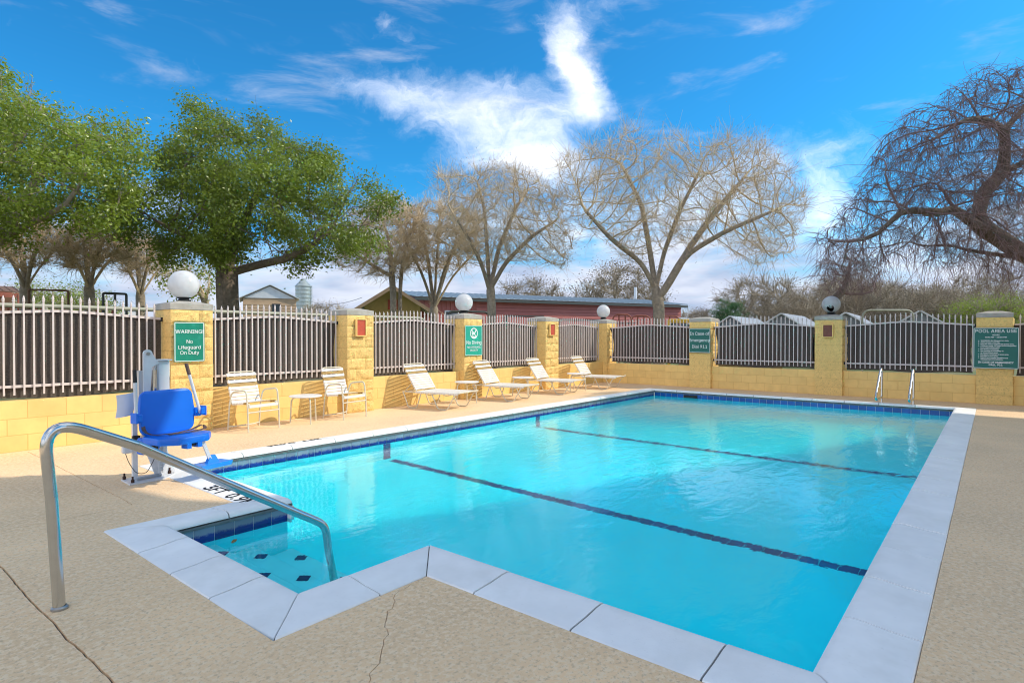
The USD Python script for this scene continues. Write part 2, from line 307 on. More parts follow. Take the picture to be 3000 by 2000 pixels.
def water_mat():
    n = {"g": ("geometry", {}), "m1": ("mapping", {"mapping_type": "point", "rotation": (0, 0, -.7), "scale": (1.0, 2.2, 1.0)}), "n1": ("noise_texture", {"scale": 2.3, "detail": 3.0, "roughness": .5, "distortion": .6}),
         "n2": ("noise_texture", {"scale": 11.0, "detail": 3.0, "roughness": .55, "distortion": .4}), "s1": ("math", {"math_type": "multiply", "value2": .75}), "s2": ("math", {"math_type": "multiply_add", "value2": .16}),
         "b": ("bump", {"strength": .30, "distance": .05}), "sx": ("separate_xyz", {}), "calm": ("map_range", {"from_min": 2.4, "from_max": 7.5, "to_min": .22, "to_max": 1.0, "clamp": True}), "cm": ("math", {"math_type": "multiply"}), "f0": ("fresnel", {"IOR": 1.34}), "f1": ("fresnel", {"IOR": 1.12}), "f": ("mix_float", {}), "re": ("refraction_bsdf", {"color": (.45, .975, 1.0), "IOR": 1.12, "roughness": 0.0}), "gl": ("glossy_bsdf", {"color": (1, 1, 1), "roughness": .0}), "x": ("mix_closure", {})}
    L = [("g.position", "m1.vector"), ("m1.vector", "n1.vector"), ("m1.vector", "n2.vector"), ("n1.fac", "s1.value1"), ("n2.fac", "s2.value1"), ("s1.value", "s2.value3"), ("g.position", "sx.vector"), ("sx.x", "calm.value"), ("s2.value", "cm.value1"), ("calm.result", "cm.value2"), ("cm.value", "b.height"), ("b.normal", "re.normal"), ("b.normal", "gl.normal"),
         ("g.backfacing", "f.fac"), ("f0.fac", "f.a"), ("f1.fac", "f.b"), ("f.result", "x.fac"), ("re.BSDF", "x.closure1"), ("gl.BSDF", "x.closure2")]
    MATS["pool_water"] = usdkit.material(stage, "/World/Looks/pool_water", n, L, surface="x.closure")
water_mat()
pm("grass_ground", (.10, .13, .035), .95, var=.3, scale=.6, bump=.8, bscale=9, bdist=.05, extra=chain(stain(.25, (.24, .19, .11), .45, .6, .8), stain(14, (.16, .17, .06), .5, .65, .5)))
pm("stucco_cream", (.62, .52, .34), .85, var=.06, scale=3, bump=.3, bscale=60)
pm("window_dark", (.03, .04, .05), .08, var=.1)
pm("roof_grey", (.22, .22, .22), .8, var=.12, scale=4)

# ------------------------------------------------------------------ ground, deck and pool
X0, XS, X1, YL, YR, YH, YD = 2.732, 1.764, 14.472, 6.966, 0.593, 4.725, 2.97
POOL = [(X0, YL), (X1, YL), (X1, YR), (X0, YR), (X0, YD), (XS, YD), (XS, YH), (X0, YH)]
pool_poly = Polygon(POOL); COPW = 0.345; WZ = -0.14
deck_poly = sbox(-9, -24, 16.9, 10.05)
ground_poly = Point(20, 10).buffer(900, 24).difference(deck_poly.buffer(-.3))
struct("ground", flat(ground_poly, -.06), "grass_ground")
joint = [(.80, 9.3), (.797, 6.2), (.795, 4.812), (.797, 4.537), (.796, 4.236), (.796, 3.965), (.805, 3.783), (.808, 3.649), (.80, 3.43), (.811, 3.256), (.819, 3.085), (.822, 2.933), (.821, 2.819), (.815, 1.6), (.82, .2), (.81, -3)]
crack = [(2.38, 2.625), (2.25, 2.60), (2.093, 2.582), (2.044, 2.498), (1.941, 2.424), (1.869, 2.356), (1.801, 2.264), (1.704, 2.17), (1.638, 2.105), (1.552, 2.051), (1.5, 2.008), (1.38, 1.9), (1.2, 1.84)]
joint2 = [(.80, 5.68), (.939, 5.674), (1.31, 5.644), (1.72, 5.66), (1.804, 5.679), (1.815, 6.04), (1.813, 6.477), (1.812, 7.232), (1.81, 9.3)]
joint3 = [(2.5, .62), (2.5, -.1), (2.49, -1), (2.5, -4)]
rg = random.Random(5)
def wander(pts, amp, step=.05):
    l = LineString(pts); n = int(l.length / step); out = []
    for i in range(n + 1):
        p = l.interpolate(i / n, normalized=True); out.append((p.x + rg.uniform(-amp, amp), p.y + rg.uniform(-amp, amp)))
    return LineString(out)
grooves = unary_union([wander(joint, .003).buffer(.0055), wander(crack, .010, .04).buffer(.0017), wander(joint2, .003).buffer(.0035),
                       LineString([(14.2, .2), (14.2, -3)]).buffer(.006), LineString([(9.0, .2), (9.0, -3)]).buffer(.006)])
outer_cope = Polygon(POOL).buffer(COPW, join_style=2, mitre_limit=5)
deck = thing("pool_deck", kind="structure")
part(deck, "slab", extrude(deck_poly.difference(outer_cope.buffer(.003, join_style=2)).difference(grooves), -.03, 0.0), "deck_coat")
part(deck, "joint_filler", flat(deck_poly.difference(outer_cope.buffer(-.05, join_style=2)), -.014), "groove_dirt")
part(deck, "apron", extrude(deck_poly.difference(outer_cope.buffer(-.12, join_style=2)), -.30, -.034), "groove_dirt")

coping = thing("pool_coping", kind="structure")
prof = A([(.03, -.052), (.010, -.046), (.0, -.026), (.0, -.008), (.008, .010), (.024, .024), (.05, .031), (.10, .029), (.2, .016), (.335, .007), (.345, -.002), (.345, -.05)])
def frame_of(i):
    a, b = A(POOL[i]), A(POOL[(i + 1) % 8]); d = b - a; L = np.linalg.norm(d); d /= L; return a, d, A([-d[1], d[0]]), L
def turn(i):                                                     # +1: the outer edge runs on past this corner, -1: it stops short
    d0, d1 = frame_of(i - 1)[1], frame_of(i)[1]; return 1 if d0[0] * d1[1] - d0[1] * d1[0] < 0 else -1
def stone(i, s0, s1, k0, k1, drop=0.0, seed=0):
    a, d, nrm, L = frame_of(i); P = prof.copy(); P[:, 1] -= drop
    rr = np.random.default_rng(seed); P[3:10, 1] += rr.normal(0, .0012)
    S = np.stack([s0 - k0 * P[:, 0], s1 + k1 * P[:, 0]]); k = len(P); V = []
    for e in range(2):
        xy = a + S[e][:, None] * d + P[:, :1] * nrm; V.append(np.c_[xy, P[:, 1]])
    V = np.vstack(V); F = []
    for j in range(k): j2 = (j + 1) % k; F += [(j, j2, k + j2), (j, k + j2, k + j)]
    F = A(F); v2, f2 = trimesh.creation.triangulate_polygon(Polygon(P), engine="earcut")
    idx = cKDTree(P).query(v2)[1]; c0 = idx[A(f2)]; F = np.vstack([F, c0[:, ::-1], c0 + k])
    m = trimesh.Trimesh(V, F, process=False); m.fix_normals(); return m
bed = []
marks = {2: (.64, None), 5: (.53, 1.713)}
seams = {0: np.arange(.66, 11.5, .64), 1: np.arange(.62, 6.2, .64), 2: [14.472 - x for x in np.arange(2.732 + 10.85, 2.75, -.64)], 3: [.345, 1.0, 1.648], 4: [.687], 5: [.345, .871, 1.40], 6: [.42], 7: [.75, 1.4]}
for i in range(8):
    a, d, nrm, L = frame_of(i); cuts = [0] + [float(s) for s in seams[i] if .15 < s < L - .15] + [L]
    t0, t1 = turn(i), turn((i + 1) % 8); g = .0055
    for j in range(len(cuts) - 1):
        first, last = j == 0, j == len(cuts) - 2
        part(coping, "coping_stone", stone(i, cuts[j] + g, cuts[j + 1] - g, t0 if first else 0, t1 if last else 0, 0, i * 50 + j), "coping_white", smooth=50)
    bed.append(stone(i, 0, L, t0, t1, .009, 7))
part(coping, "mortar_bed", trimesh.util.concatenate(bed), "grout_grey")

basin = thing("pool_basin", kind="structure")
wall_in = Polygon(POOL).buffer(.03, join_style=2)
def floor_z(x): return np.interp(x, [X0, 7.0, 11.0, X1], [-.80, -.84, -1.00, -1.06])
w = MB(); cs = list(wall_in.exterior.coords)[:-1]
if Polygon(cs).exterior.is_ccw: cs = cs[::-1]
for (ax, ay), (bx, by) in zip(cs, cs[1:] + cs[:1]):
    w.add([(ax, ay, -.05), (bx, by, -.05), (bx, by, -1.9), (ax, ay, -1.9)], [(0, 2, 1), (0, 3, 2)])
part(basin, "wall", w, "plaster_aqua")
fv, ff = [], []
xs = np.linspace(X0 - .03, X1 + .03, 60)
for x in xs: fv += [(x, YR - .03, floor_z(x)), (x, YL + .03, floor_z(x))]
for i in range(59): a = 2 * i; ff += [(a, a + 2, a + 3), (a, a + 3, a + 1)]
part(basin, "floor", (A(fv), A(ff)), "plaster_aqua")
for (xa, xb, z) in ((XS - .029, 2.09, -.26), (2.09, 2.40, -.46), (2.40, 2.75, -.66)):
    b = MB(); b.mesh(chbox((xb - xa, YH - YD + .055, z + 1.2), .012)); v, f = b.get(); v = v + A([(xa + xb) / 2, (YH + YD) / 2, (z - 1.2) / 2])
    part(basin, "step", (v, f), "step_plaster")
for (x, z) in ((2.02, -.26), (2.33, -.46), (2.68, -.66)):
    for y in (4.50, 3.88, 3.26):
        b = MB(); b.box((x, y, z + .003), (.082, .082, .006), rz=.72); part(basin, "step_tile", b, "tile_navy")
# waterline tiles, each its own piece
TW = .1575
def tiles(i, m, seed):
    a, d, nrm, L = frame_of(i); base = a + nrm * .03; rr = random.Random(seed); s = .12 if i == 0 else .0; k = 0
    while s < L - .02:
        wd = min(TW if not (i == 0 and k in (9, 10)) else TW * .62, L - s)
        b = MB(); c = base + d * (s + wd / 2) - nrm * .004
        b.box((c[0], c[1], -.128), (wd - .006, .012, .150) if abs(d[0]) > .5 else (.012, wd - .006, .150)); part(basin, "waterline_tile", b, m); s += wd; k += 1
tiles(0, "tile_scaled", 1); tiles(6, "tile_scaled", 2); tiles(1, "tile_blue", 3)
b = MB()
for i in (0, 5, 1, 2, 3, 4, 6, 7):
    a, d, nrm, L = frame_of(i); c = a + d * L / 2 + nrm * .031
    b.box((c[0], c[1], -.128), (L + .06, .012, .155) if abs(d[0]) > .5 else (.012, L + .06, .155))
part(basin, "tile_grout", b, "coping_white")
# two lines of blue tiles over the floor and up the walls
for lx in (5.574, 9.33):
    y = YL - .10; k = 0
    z = floor_z(lx)
    while y > YR + .02:
        b = MB(); b.box((lx, y - .076, z + .004), (.125, .146, .008)); part(basin, "line_tile", b, "tile_navy"); y -= .1545
    for q in range(5):
        b = MB(); b.box((lx, YL + .026, -.29 - q * .1545), (.125, .008, .146)); part(basin, "line_tile", b, "tile_navy")
# skimmer mouth in the far wall
b = MB(); b.box((X1 + .012, 5.98, -.125), (.03, .36, .10)); part(basin, "skimmer_mouth", b, "black_rubber")
# water
gx = np.arange(XS - .02, X1 + .031, .12)
struct("pool_water", flat(wall_in.buffer(-.012, join_style=2), WZ), "pool_water")
leaf = MB(); uu = np.linspace(0, math.pi, 8); leaf.add([(.045 * math.cos(t), .018 * math.sin(t), .003 * math.sin(2 * t)) for t in uu] + [(.045 * math.cos(t), -.018 * math.sin(t), .002) for t in uu[1:-1]], [(0, i, i + 1) for i in range(1, 7)] + [(0, 8 + i + 1, 8 + i) for i in range(0, 5)] + [(0, 7, 13)])
pm("leaf_olive", (.16, .13, .03), .6)
v, f = leaf.get(); th = .9; v = v @ A([[math.cos(th), math.sin(th), 0], [-math.sin(th), math.cos(th), 0], [0, 0, 1]])
solid("fallen_leaf", (v + on_z(686, 1584, -.135), f), "leaf_olive", "single olive leaf floating on the water over the pool steps", "leaf")

# ------------------------------------------------------------------ perimeter wall, pillars and fence
PY, PX = 9.263, 15.90                      # faces of the pillars along the left side and along the back
HC = .2033; CAPZ = 9 * HC
def rough_block(c, size, rough, seed, smooth_side=.004):
    """split-faced block: front (-y) face broken, 'size' x,y,z"""
    nx, nz = max(3, int(size[0] / .04)), 6
    xx, zz = np.meshgrid(np.linspace(-.5, .5, nx), np.linspace(-.5, .5, nz), indexing="ij")
    e = np.minimum(np.minimum(.5 - np.abs(xx), .5 - np.abs(zz)) * 6, 1)
    P = np.stack([xx * size[0] * .992, np.full_like(xx, -size[1] / 2), zz * size[2] * .975], -1)
    nn = fbm(np.stack([P[..., 0] * 16 + seed * 3.7, P[..., 2] * 16, np.full_like(xx, seed * 1.3)], -1), 3) - .35
    P[..., 1] -= rough * (.25 + nn * 1.5) * e
    v = P.reshape(-1, 3); f = []
    idx = lambda i, j: i * nz + j
    for i in range(nx - 1):
        for j in range(nz - 1): f += [(idx(i, j), idx(i + 1, j), idx(i + 1, j + 1)), (idx(i, j), idx(i + 1, j + 1), idx(i, j + 1))]
    loop = [idx(i, 0) for i in range(nx)] + [idx(nx - 1, j) for j in range(1, nz)] + [idx(i, nz - 1) for i in range(nx - 2, -1, -1)] + [idx(0, j) for j in range(nz - 2, 0, -1)]
    n = len(v); back = v[loop].copy(); back[:, 1] = size[1] / 2; v = np.vstack([v, back, back.mean(0, keepdims=True)]); k = len(loop)
    for a in range(k): b = (a + 1) % k; f += [(loop[a], n + a, n + b), (loop[a], n + b, loop[b]), (n + a, n + k, n + b)]
    return v + A(c), A(f)
def pillar(x0, y0, label, seed, cls="pillars of the perimeter wall"):
    t = thing("wall_pillar", label, "pillar", (x0 + .3, y0 + .3, 0), group=None)
    for c in range(9):
        sp = (.2, .4) if c % 2 else (.4, .2); x = -.3
        for k, wd in enumerate(sp):
            jit = random.Random(seed * 100 + c * 3 + k).uniform(-.003, .003)
            part(t, "block", rough_block((x + wd / 2, jit, (c + .5) * HC), (wd, .6, HC), .034, seed * 40 + c * 2 + k), "split_face"); x += wd
    b = MB(); b.box((0, 0, CAPZ / 2), (.585, .585, CAPZ - .01)); part(t, "mortar_core", b, "mortar_paint")
    h = .305; cp = trimesh.Trimesh([(sx * h, sy * h, z) for z in (CAPZ + .002, CAPZ + .088) for sx in (-1, 1) for sy in (-1, 1)] + [(sx * (h - .012), sy * (h - .012), CAPZ + .094) for sx in (-1, 1) for sy in (-1, 1)] + [(sx * .12, sy * .12, CAPZ + .135) for sx in (-1, 1) for sy in (-1, 1)]).convex_hull
    part(t, "cap", cp, "cap_concrete")
    return t
P_LEFT = [3.447, 6.467, 9.58, 12.707]; P_BACK = [6.0, 2.80, -.32, -3.50]
pillar(.42, PY, "split-block pillar at the far left end of the sunlit wall, beyond the steel picket bay", 9)
pillar(P_LEFT[0], PY, "yellow block pillar behind the pool lift, carrying the WARNING sign", 1)
pillar(P_LEFT[1], PY, "yellow block pillar with the red wall light beside the second armchair", 2)
pillar(P_LEFT[2], PY, "yellow block pillar carrying the No Diving sign", 3)
pillar(P_LEFT[3], PY, "yellow block pillar with a narrow red wall light behind the third lounger", 4)
pillar(15.92, PY, "corner pillar where the left wall meets the shaded back wall", 5)
pillar(PX, P_BACK[0], "ochre pillar carrying the In Case of Emergency sign", 6)
pillar(PX, P_BACK[1], "ochre pillar with the brown wall light and the broken globe lamp", 7)
pillar(PX, P_BACK[2], "rightmost pillar in view, carrying the large pool rules sign", 8)
pillar(PX, P_BACK[3], "plain pillar beyond the rules sign at the right end of the back wall", 10)

def low_wall(along, a, b, face, H, label, seed):
    """a run of painted blocks; along 'x': face is y = face; along 'y': face is x = face"""
    t = thing("block_wall", label, "wall"); T = .195; L = b - a; courses = [(0, .2033), (.2033, .4066), (.4066, H)]
    core = MB(); mid = (a + b) / 2
    core.box((mid, face + T / 2, (H - .006) / 2) if along == "x" else (face + T / 2, mid, (H - .006) / 2), (L, T - .004, H - .006) if along == "x" else (T - .004, L, H - .006)); part(t, "mortar_core", core, "mortar_paint")
    for c, (z0, z1) in enumerate(courses):
        s = a - (.2 if c % 2 else 0)
        while s < b - .01:
            s0, s1 = max(s, a), min(s + .4, b); s += .4
            if s1 - s0 < .02: continue
            bl = chbox((s1 - s0 - .003, T, z1 - z0 - .003) if along == "x" else (T, s1 - s0 - .003, z1 - z0 - .003), .004)
            cc = A([(s0 + s1) / 2, face + T / 2, (z0 + z1) / 2]) if along == "x" else A([face + T / 2, (s0 + s1) / 2, (z0 + z1) / 2])
            part(t, "block", (bl.vertices + cc, bl.faces), "painted_block")
    return t
WF, BF = 9.40, 16.0
low_wall("x", 1.03, 3.446, WF, .63, "low yellow block wall left of the WARNING sign pillar", 1)
low_wall("x", 4.048, 6.466, WF, .63, "low yellow block wall behind the two armchairs", 2)
low_wall("x", 7.068, 9.579, WF, .63, "low yellow block wall behind the nearest lounger", 3)
low_wall("x", 10.181, 12.706, WF, .63, "low yellow block wall behind the second lounger, right of the No Diving pillar", 4)
low_wall("x", 13.308, 15.919, WF, .63, "low yellow block wall behind the farthest lounger, ending at the corner pillar", 5)
low_wall("y", 6.601, 9.262, BF, .60, "shaded low block wall between the corner pillar and the emergency sign pillar", 6)
low_wall("y", 3.401, 5.999, BF, .60, "shaded low block wall between the emergency sign and the broken globe lamp", 7)
low_wall("y", .281, 2.799, BF, .60, "shaded low block wall behind the two pool handrails", 8)
low_wall("y", -2.899, -.321, BF, .60, "shaded low block wall right of the pool rules sign", 9)

def picket_mesh(h0, h1, w=.019):
    b = MB(); b.box((0, 0, (h0 + h1 - .10) / 2), (w, w, h1 - .10 - h0))
    q = trimesh.creation.revolve(A([(0, 0), (.0125, 0), (.0125, .010), (.010, .014), (.0175, .020), (.0175, .026), (.0105, .031), (.0165, .046), (.0105, .072), (.004, .097), (0, .100)]), sections=8)
    q.apply_translation((0, 0, h1 - .10)); b.mesh(q); return b
def fence_bay(along, a, b, pos, first, label, cloth_label, lo=.80, hi=1.685, peak=.085, cling=0.0, seed=0, zc=0.0, arch=None):
    """one bay of steel picket fence between two pillars and the dark cloth hung behind it"""
    W = (lambda s, o, z: (s, pos + o, z)) if along == "x" else (lambda s, o, z: (pos + o, s, z))
    t = thing("picket_fence", label, "fence"); mid = (a + b) / 2 if arch is None else arch; half = max(mid - a, b - mid)
    top = lambda s: hi + peak * max(0.0, 1 - (math.sqrt(((s - mid) / half) ** 2 + .012) - .11)) + zc
    s = first; k = 0
    while s < b - .02:
        v, f = picket_mesh(.69 + zc, top(s) + .21 + random.Random(seed * 99 + k).uniform(-.006, .006)).get(); part(t, "picket", (v + A(W(s, 0, 0)), f), "fence_paint", smooth=35); s += .1003; k += 1
    n = 14; tt = np.linspace(a, b, n); r = MB()
    for p, q in zip(tt[:-1], tt[1:]): r.bar(W(p, .022, top(p)), W(q, .022, top(q)), .022, .034)
    part(t, "top_rail", r, "fence_paint")
    r = MB(); r.bar(W(a, .022, lo + zc), W(b, .022, lo + zc), .022, .034); part(t, "bottom_rail", r, "fence_paint")
    for e, sg in ((a, 1), (b, -1)):
        for z in (hi + zc, lo + zc):
            q = MB(); q.box(W(e + sg * .012, .022, z), (.024, .05, .06) if along == "x" else (.05, .024, .06)); part(t, "bracket", q, "black_rubber")
    # cloth
    rr = np.random.default_rng(seed + 5); ns, nz = 40, 18; V = []
    for i in range(ns):
        u = i / (ns - 1)
        for j in range(nz):
            w_ = j / (nz - 1); inset = cling * math.sin(math.pi * min(1, w_ * 1.05)) ** .8 + .9 * cling * max(0, .18 - w_) * 5 * .55
            s = a + inset + .01 + (b - a - 2 * inset - .02) * u
            z = .645 + zc + (top(s) - .012 - .645 - zc) * w_ + (.018 * math.sin(9 * u + seed) * (1 - w_) if w_ < .2 else 0)
            o = .045 + .018 * (fbm(A([s * 2.2 + seed, z * 2.5, 1.0]), 3) - .5) + .03 * (1 - w_) * math.sin(7 * u + seed) ** 2 * .5
            V.append(W(s, o, z))
    F = [(i * nz + j, (i + 1) * nz + j, (i + 1) * nz + j + 1, i * nz + j + 1) for i in range(ns - 1) for j in range(nz - 1)]
    F = A(F); F = np.vstack([F[:, :3], F[:, [0, 2, 3]]])
    solid("shade_cloth", (A(V), F), "shade_cloth", cloth_label, "cloth", smooth=True)
bays = [("x", 1.02, 3.446, 9.55, 1.1276, "steel picket fence bay at the left edge, left of the WARNING sign"), ("x", 4.04, 6.466, 9.55, 4.207, "steel picket fence bay behind the two armchairs"),
        ("x", 7.06, 9.579, 9.55, 7.337, "steel picket fence bay behind the nearest lounger"), ("x", 10.182, 12.706, 9.55, 10.26, "steel picket fence bay right of the No Diving sign"),
        ("x", 13.308, 15.919, 9.55, 13.39, "steel picket fence bay beside the corner pillar on the sunlit wall"), ("y", 6.602, 9.262, 16.10, 6.66, "steel picket fence bay left of the emergency sign pillar"),
        ("y", 3.402, 5.999, 16.10, 3.53, "steel picket fence bay between the emergency sign and the broken globe lamp"), ("y", .282, 2.799, 16.10, .345, "steel picket fence bay behind the pool handrails"),
        ("y", -2.899, -.321, 16.10, -2.84, "steel picket fence bay right of the pool rules sign")]
for i, (al, a, b, pos, f0, lab) in enumerate(bays):
    fence_bay(al, a, b, pos, f0, lab, "dark shade cloth on the " + lab.replace("steel picket fence bay", "picket bay"), seed=i, cling=.0 if i == 0 else (.05 if al == "x" else .10), zc=0 if al == "x" else -.02, peak=.085 if al == "x" else .10, lo=.80 if al == "x" else .80)

# the hotel block that shades this side of the pool
ht = thing("hotel_building", "tall cream stucco hotel block standing behind the near side of the pool", "building")
fp = Polygon([(8.6, -4.2), (19.3, -8.9), (19.3, -15.5), (5.4, -15.5), (5.4, -5.2)])
eaves = Polygon([(9.31, -1.06), (9.66, -1.62), (9.85, -2.31), (10.03, -3.22), (10.39, -3.87), (21.5, -8.4), (21.5, -16), (4.6, -16), (4.6, -3.9)])
HH = 10.4
part(ht, "wall", extrude(fp, -.05, HH - .25), "stucco_cream"); part(ht, "roof", extrude(eaves, HH - .248, HH), "roof_grey")
ec = list(fp.exterior.coords)
for (ax, ay), (bx, by) in zip(ec[:-1], ec[1:]):
    L = math.hypot(bx - ax, by - ay); dx, dy = (bx - ax) / L, (by - ay) / L; nx_, ny_ = dy, -dx
    if fp.contains(Point((ax + bx) / 2 + nx_ * .1, (ay + by) / 2 + ny_ * .1)): nx_, ny_ = -nx_, -ny_
    for fl in range(3):
        k = int(L // 3.2)
        for q in range(k):
            s = (q + .5) * L / k; c = (ax + dx * s + nx_ * .02, ay + dy * s + ny_ * .02, 1.6 + fl * 3.1)
            w1 = MB(); w1.box(c, (1.5, .05, 1.5), rz=math.atan2(dy, dx)); wp = part(ht, "window", w1, "coping_white")
            w2 = MB(); w2.box((c[0] + nx_ * .02, c[1] + ny_ * .02, c[2]), (1.36, .03, 1.36), rz=math.atan2(dy, dx)); part(wp, "pane", w2, "window_dark")

# ------------------------------------------------------------------ lamps, wall lights and signs on the pillars
def sph(r, sub=4): return trimesh.creation.icosphere(sub, r)
def globe(x, y, label, broken=None, r=.208):
    t = thing("globe_lamp", label, "lamp", (x, y, CAPZ + .128))
    f = trimesh.creation.revolve(A([(0, 0), (.10, 0), (.10, .025), (.075, .035), (.07, .05), (.095, .058), (.095, .075), (0, .075)]), sections=24); part(t, "fitter", f, "black_rubber", smooth=40)
    s = sph(r, 4); s.apply_translation((0, 0, .05 + r))
    if broken is not None:
        d = A(broken, float); d /= np.linalg.norm(d); c = (s.triangles_center - A([0, 0, .05 + r])) / r
        ang = np.arccos(np.clip(c @ d, -1, 1)) + .05 * np.sin(7 * np.arctan2(c[:, 1], c[:, 2]))
        s = trimesh.Trimesh(s.vertices, s.faces[ang > .40], process=False)
        inner = sph(r - .006, 3); inner.apply_translation((0, 0, .05 + r)); inner.invert()
        ii = (inner.triangles_center - A([0, 0, .05 + r])) / r; inner = trimesh.Trimesh(inner.vertices, inner.faces[np.arccos(np.clip(ii @ d, -1, 1)) > .42], process=False)
        part(t, "inner_shell", inner, "black_rubber", smooth=True)
        b = sph(.045, 2); b.apply_translation(d * .10 + A([0, 0, .05 + r])); part(t, "bulb", b, "globe_acrylic", smooth=True)
    part(t, "globe", s, "globe_acrylic", smooth=True)
    b = MB(); q = trimesh.creation.cylinder(.012, .012); q.apply_translation((0, 0, .05 + 2 * r)); b.mesh(q); part(t, "finial", b, "black_rubber")
globe(3.747, 9.563, "white globe lamp on the pillar with the WARNING sign", r=.216)
globe(9.88, 9.563, "white globe lamp on the pillar with the No Diving sign")
globe(16.22, 9.563, "white globe lamp on the corner pillar between the two walls")
globe(16.2, 3.10, "white globe lamp with a dark hole broken in its lower side", broken=(-.9, -.12, -.62))
def wall_light(face, c, w, h, lens, label):
    """face 'y': hangs on a -y face at y=c[1]; face 'x': on a -x face"""
    t = thing("wall_light", label, "wall light", c, 0 if face == "y" else -math.pi / 2)
    b = MB(); e = .018
    for (cx, cz, sx, sz) in ((0, h / 2 - e / 2, w, e), (0, -h / 2 + e / 2, w, e), (-w / 2 + e / 2, 0, e, h - 2 * e), (w / 2 - e / 2, 0, e, h - 2 * e)): b.box((cx, -.024, cz), (sx, .048, sz))
    part(t, "frame", b, "painted_block"); b = MB(); b.box((0, -.016, 0), (w - 2 * e - .002, .030, h - 2 * e - .002)); part(t, "lens", b, lens)
wall_light("y", (6.737, 9.238, 1.598), .23, .33, "lens_red", "red-lensed wall light on the pillar beside the second armchair")
wall_light("y", (12.945, 9.238, 1.605), .24, .32, "lens_red", "red-lensed wall light on the pillar behind the third lounger")
wall_light("x", (15.885, 3.105, 1.563), .23, .32, "lens_brown", "brown-lensed wall light under the broken globe lamp on the back wall")

def text_part(t, s, h, x, z, m="sign_white", align="c", bold=False, sx=1.0, y=-.0165, depth=.003):
    g = text_mesh(s, h, depth, bold); v = g.vertices.copy(); w = v[:, 0].max() - v[:, 0].min(); v[:, 0] = (v[:, 0] - v[:, 0].min()) * sx; w *= sx
    v[:, 0] += x - (w / 2 if align == "c" else 0)
    V = np.c_[v[:, 0], -v[:, 2] + y + depth, v[:, 1] + z]                 # lettering faces -y
    return V, g.faces
def sign(face, c, w, h, m, lines, label, extra=None, tilt=0.0):
    t = thing("pool_sign", label, "sign", c, (0 if face == "y" else -math.pi / 2))
    rr = .022
    pl = sbox(-w / 2 + rr, -h / 2 + rr, w / 2 - rr, h / 2 - rr).buffer(rr, 6)
    def plate(poly, y0, th): 
        g = trimesh.creation.extrude_polygon(poly, th, engine="earcut"); v = g.vertices; return np.c_[v[:, 0], -v[:, 2] + y0, v[:, 1]], g.faces
    part(t, "panel", plate(pl, -.004, .008), m)
    part(t, "border", plate(pl.buffer(-.008).difference(pl.buffer(-.017)), -.0122, .0012), "sign_white")
    for (s, hh, x, z, al, bo, sx) in lines:
        V, F = text_part(t, s, hh, x, z, align=al, bold=bo, sx=sx, y=-.0165); part(t, "lettering", trimesh.Trimesh(V, F, process=False), "sign_white")
    if extra:
        b = MB(); extra(b); part(t, "symbol", b, "sign_white")
    return t
sign("y", (3.692, 9.236, 1.352), .43, .59, "sign_green", [("WARNING!", .056, 0, .125, "c", False, .98), ("No", .052, 0, -.02, "c", False, 1), ("Lifeguard", .052, 0, -.105, "c", False, 1), ("On Duty", .052, 0, -.185, "c", False, 1)], "green WARNING No Lifeguard On Duty sign on the nearest pillar")
def no_diving(b):
    def poly(p, y=-.0155): g = trimesh.creation.extrude_polygon(p, .003, engine="earcut"); v = g.vertices; b.add(np.c_[v[:, 0], -v[:, 2] + y + .002, v[:, 1] + .165], g.faces)
    R = .125; ring = Point(0, 0).buffer(R, 24).difference(Point(0, 0).buffer(R - .020, 24)); inside = Point(0, 0).buffer(R - .019, 24)
    bar = LineString([(-.09, .09), (.09, -.09)]).buffer(.010); arms = LineString([(.075, .085), (.035, .02), (-.005, -.012)]).buffer(.013); legs = LineString([(-.005, -.012), (-.05, -.005), (-.035, -.06)]).buffer(.011)
    head = Point(-.062, .012).buffer(.016); water = sbox(-.12, -.14, .12, -.072).intersection(inside)
    u = unary_union([ring, bar.intersection(inside), arms, legs, head, water])
    for g in getattr(u, "geoms", [u]): poly(g)
sign("y", (9.858, 9.236, 1.335), .575, .69, "sign_teal", [("No Diving", .082, 0, -.085, "c", False, .98), ("NO LIFEGUARD", .043, 0, -.175, "c", False, 1.0), ("ON DUTY", .043, 0, -.245, "c", False, 1.0)], "teal green No Diving sign with a crossed-out diver", no_diving)
sign("x", (15.874, 6.292, 1.312), .605, .68, "sign_deep", [("In Case of", .083, 0, .15, "c", False, .98), ("Emergency", .083, 0, -.03, "c", False, .98), ("Dial 911", .083, 0, -.21, "c", False, .98)], "dark green In Case of Emergency sign on a back wall pillar")
rules = ["WARNING: No lifeguard on duty.", "Swim at your own risk.", "Pool for use by registered guests only.", "Children under 14 must be accompanied", "  by a responsible adult.", "No diving or jumping.", "No running or horseplay in", "  or around pool area.", "No glass containers in pool area.", "No pets in pool area.", "Report any unsafe conditions to", "  management immediately."]
def rule_lines():
    out = [("POOL AREA USE", .068, 0, .325, "c", False, .93), ("HOURS", .026, 0, .262, "c", True, 1), ("8:00 AM - 10:00 PM", .026, 0, .217, "c", True, .98)]
    z = .145
    for s in rules:
        if not s.startswith(" "): out.append(("•", .030, -.285, z - .002, "l", True, 1))
        out.append((s.strip(), .0235, -.245, z, "l", True, .92)); z -= .0355 if not s.startswith(" ") else .037
    return out + [("IN CASE OF EMERGENCY", .037, 0, -.315, "c", True, .93), ("CALL 911", .037, 0, -.365, "c", True, .95)]
sign("x", (15.868, -.042, 1.185), .74, .855, "sign_deep", rule_lines(), "large dark green POOL AREA USE rules sign at the right edge")

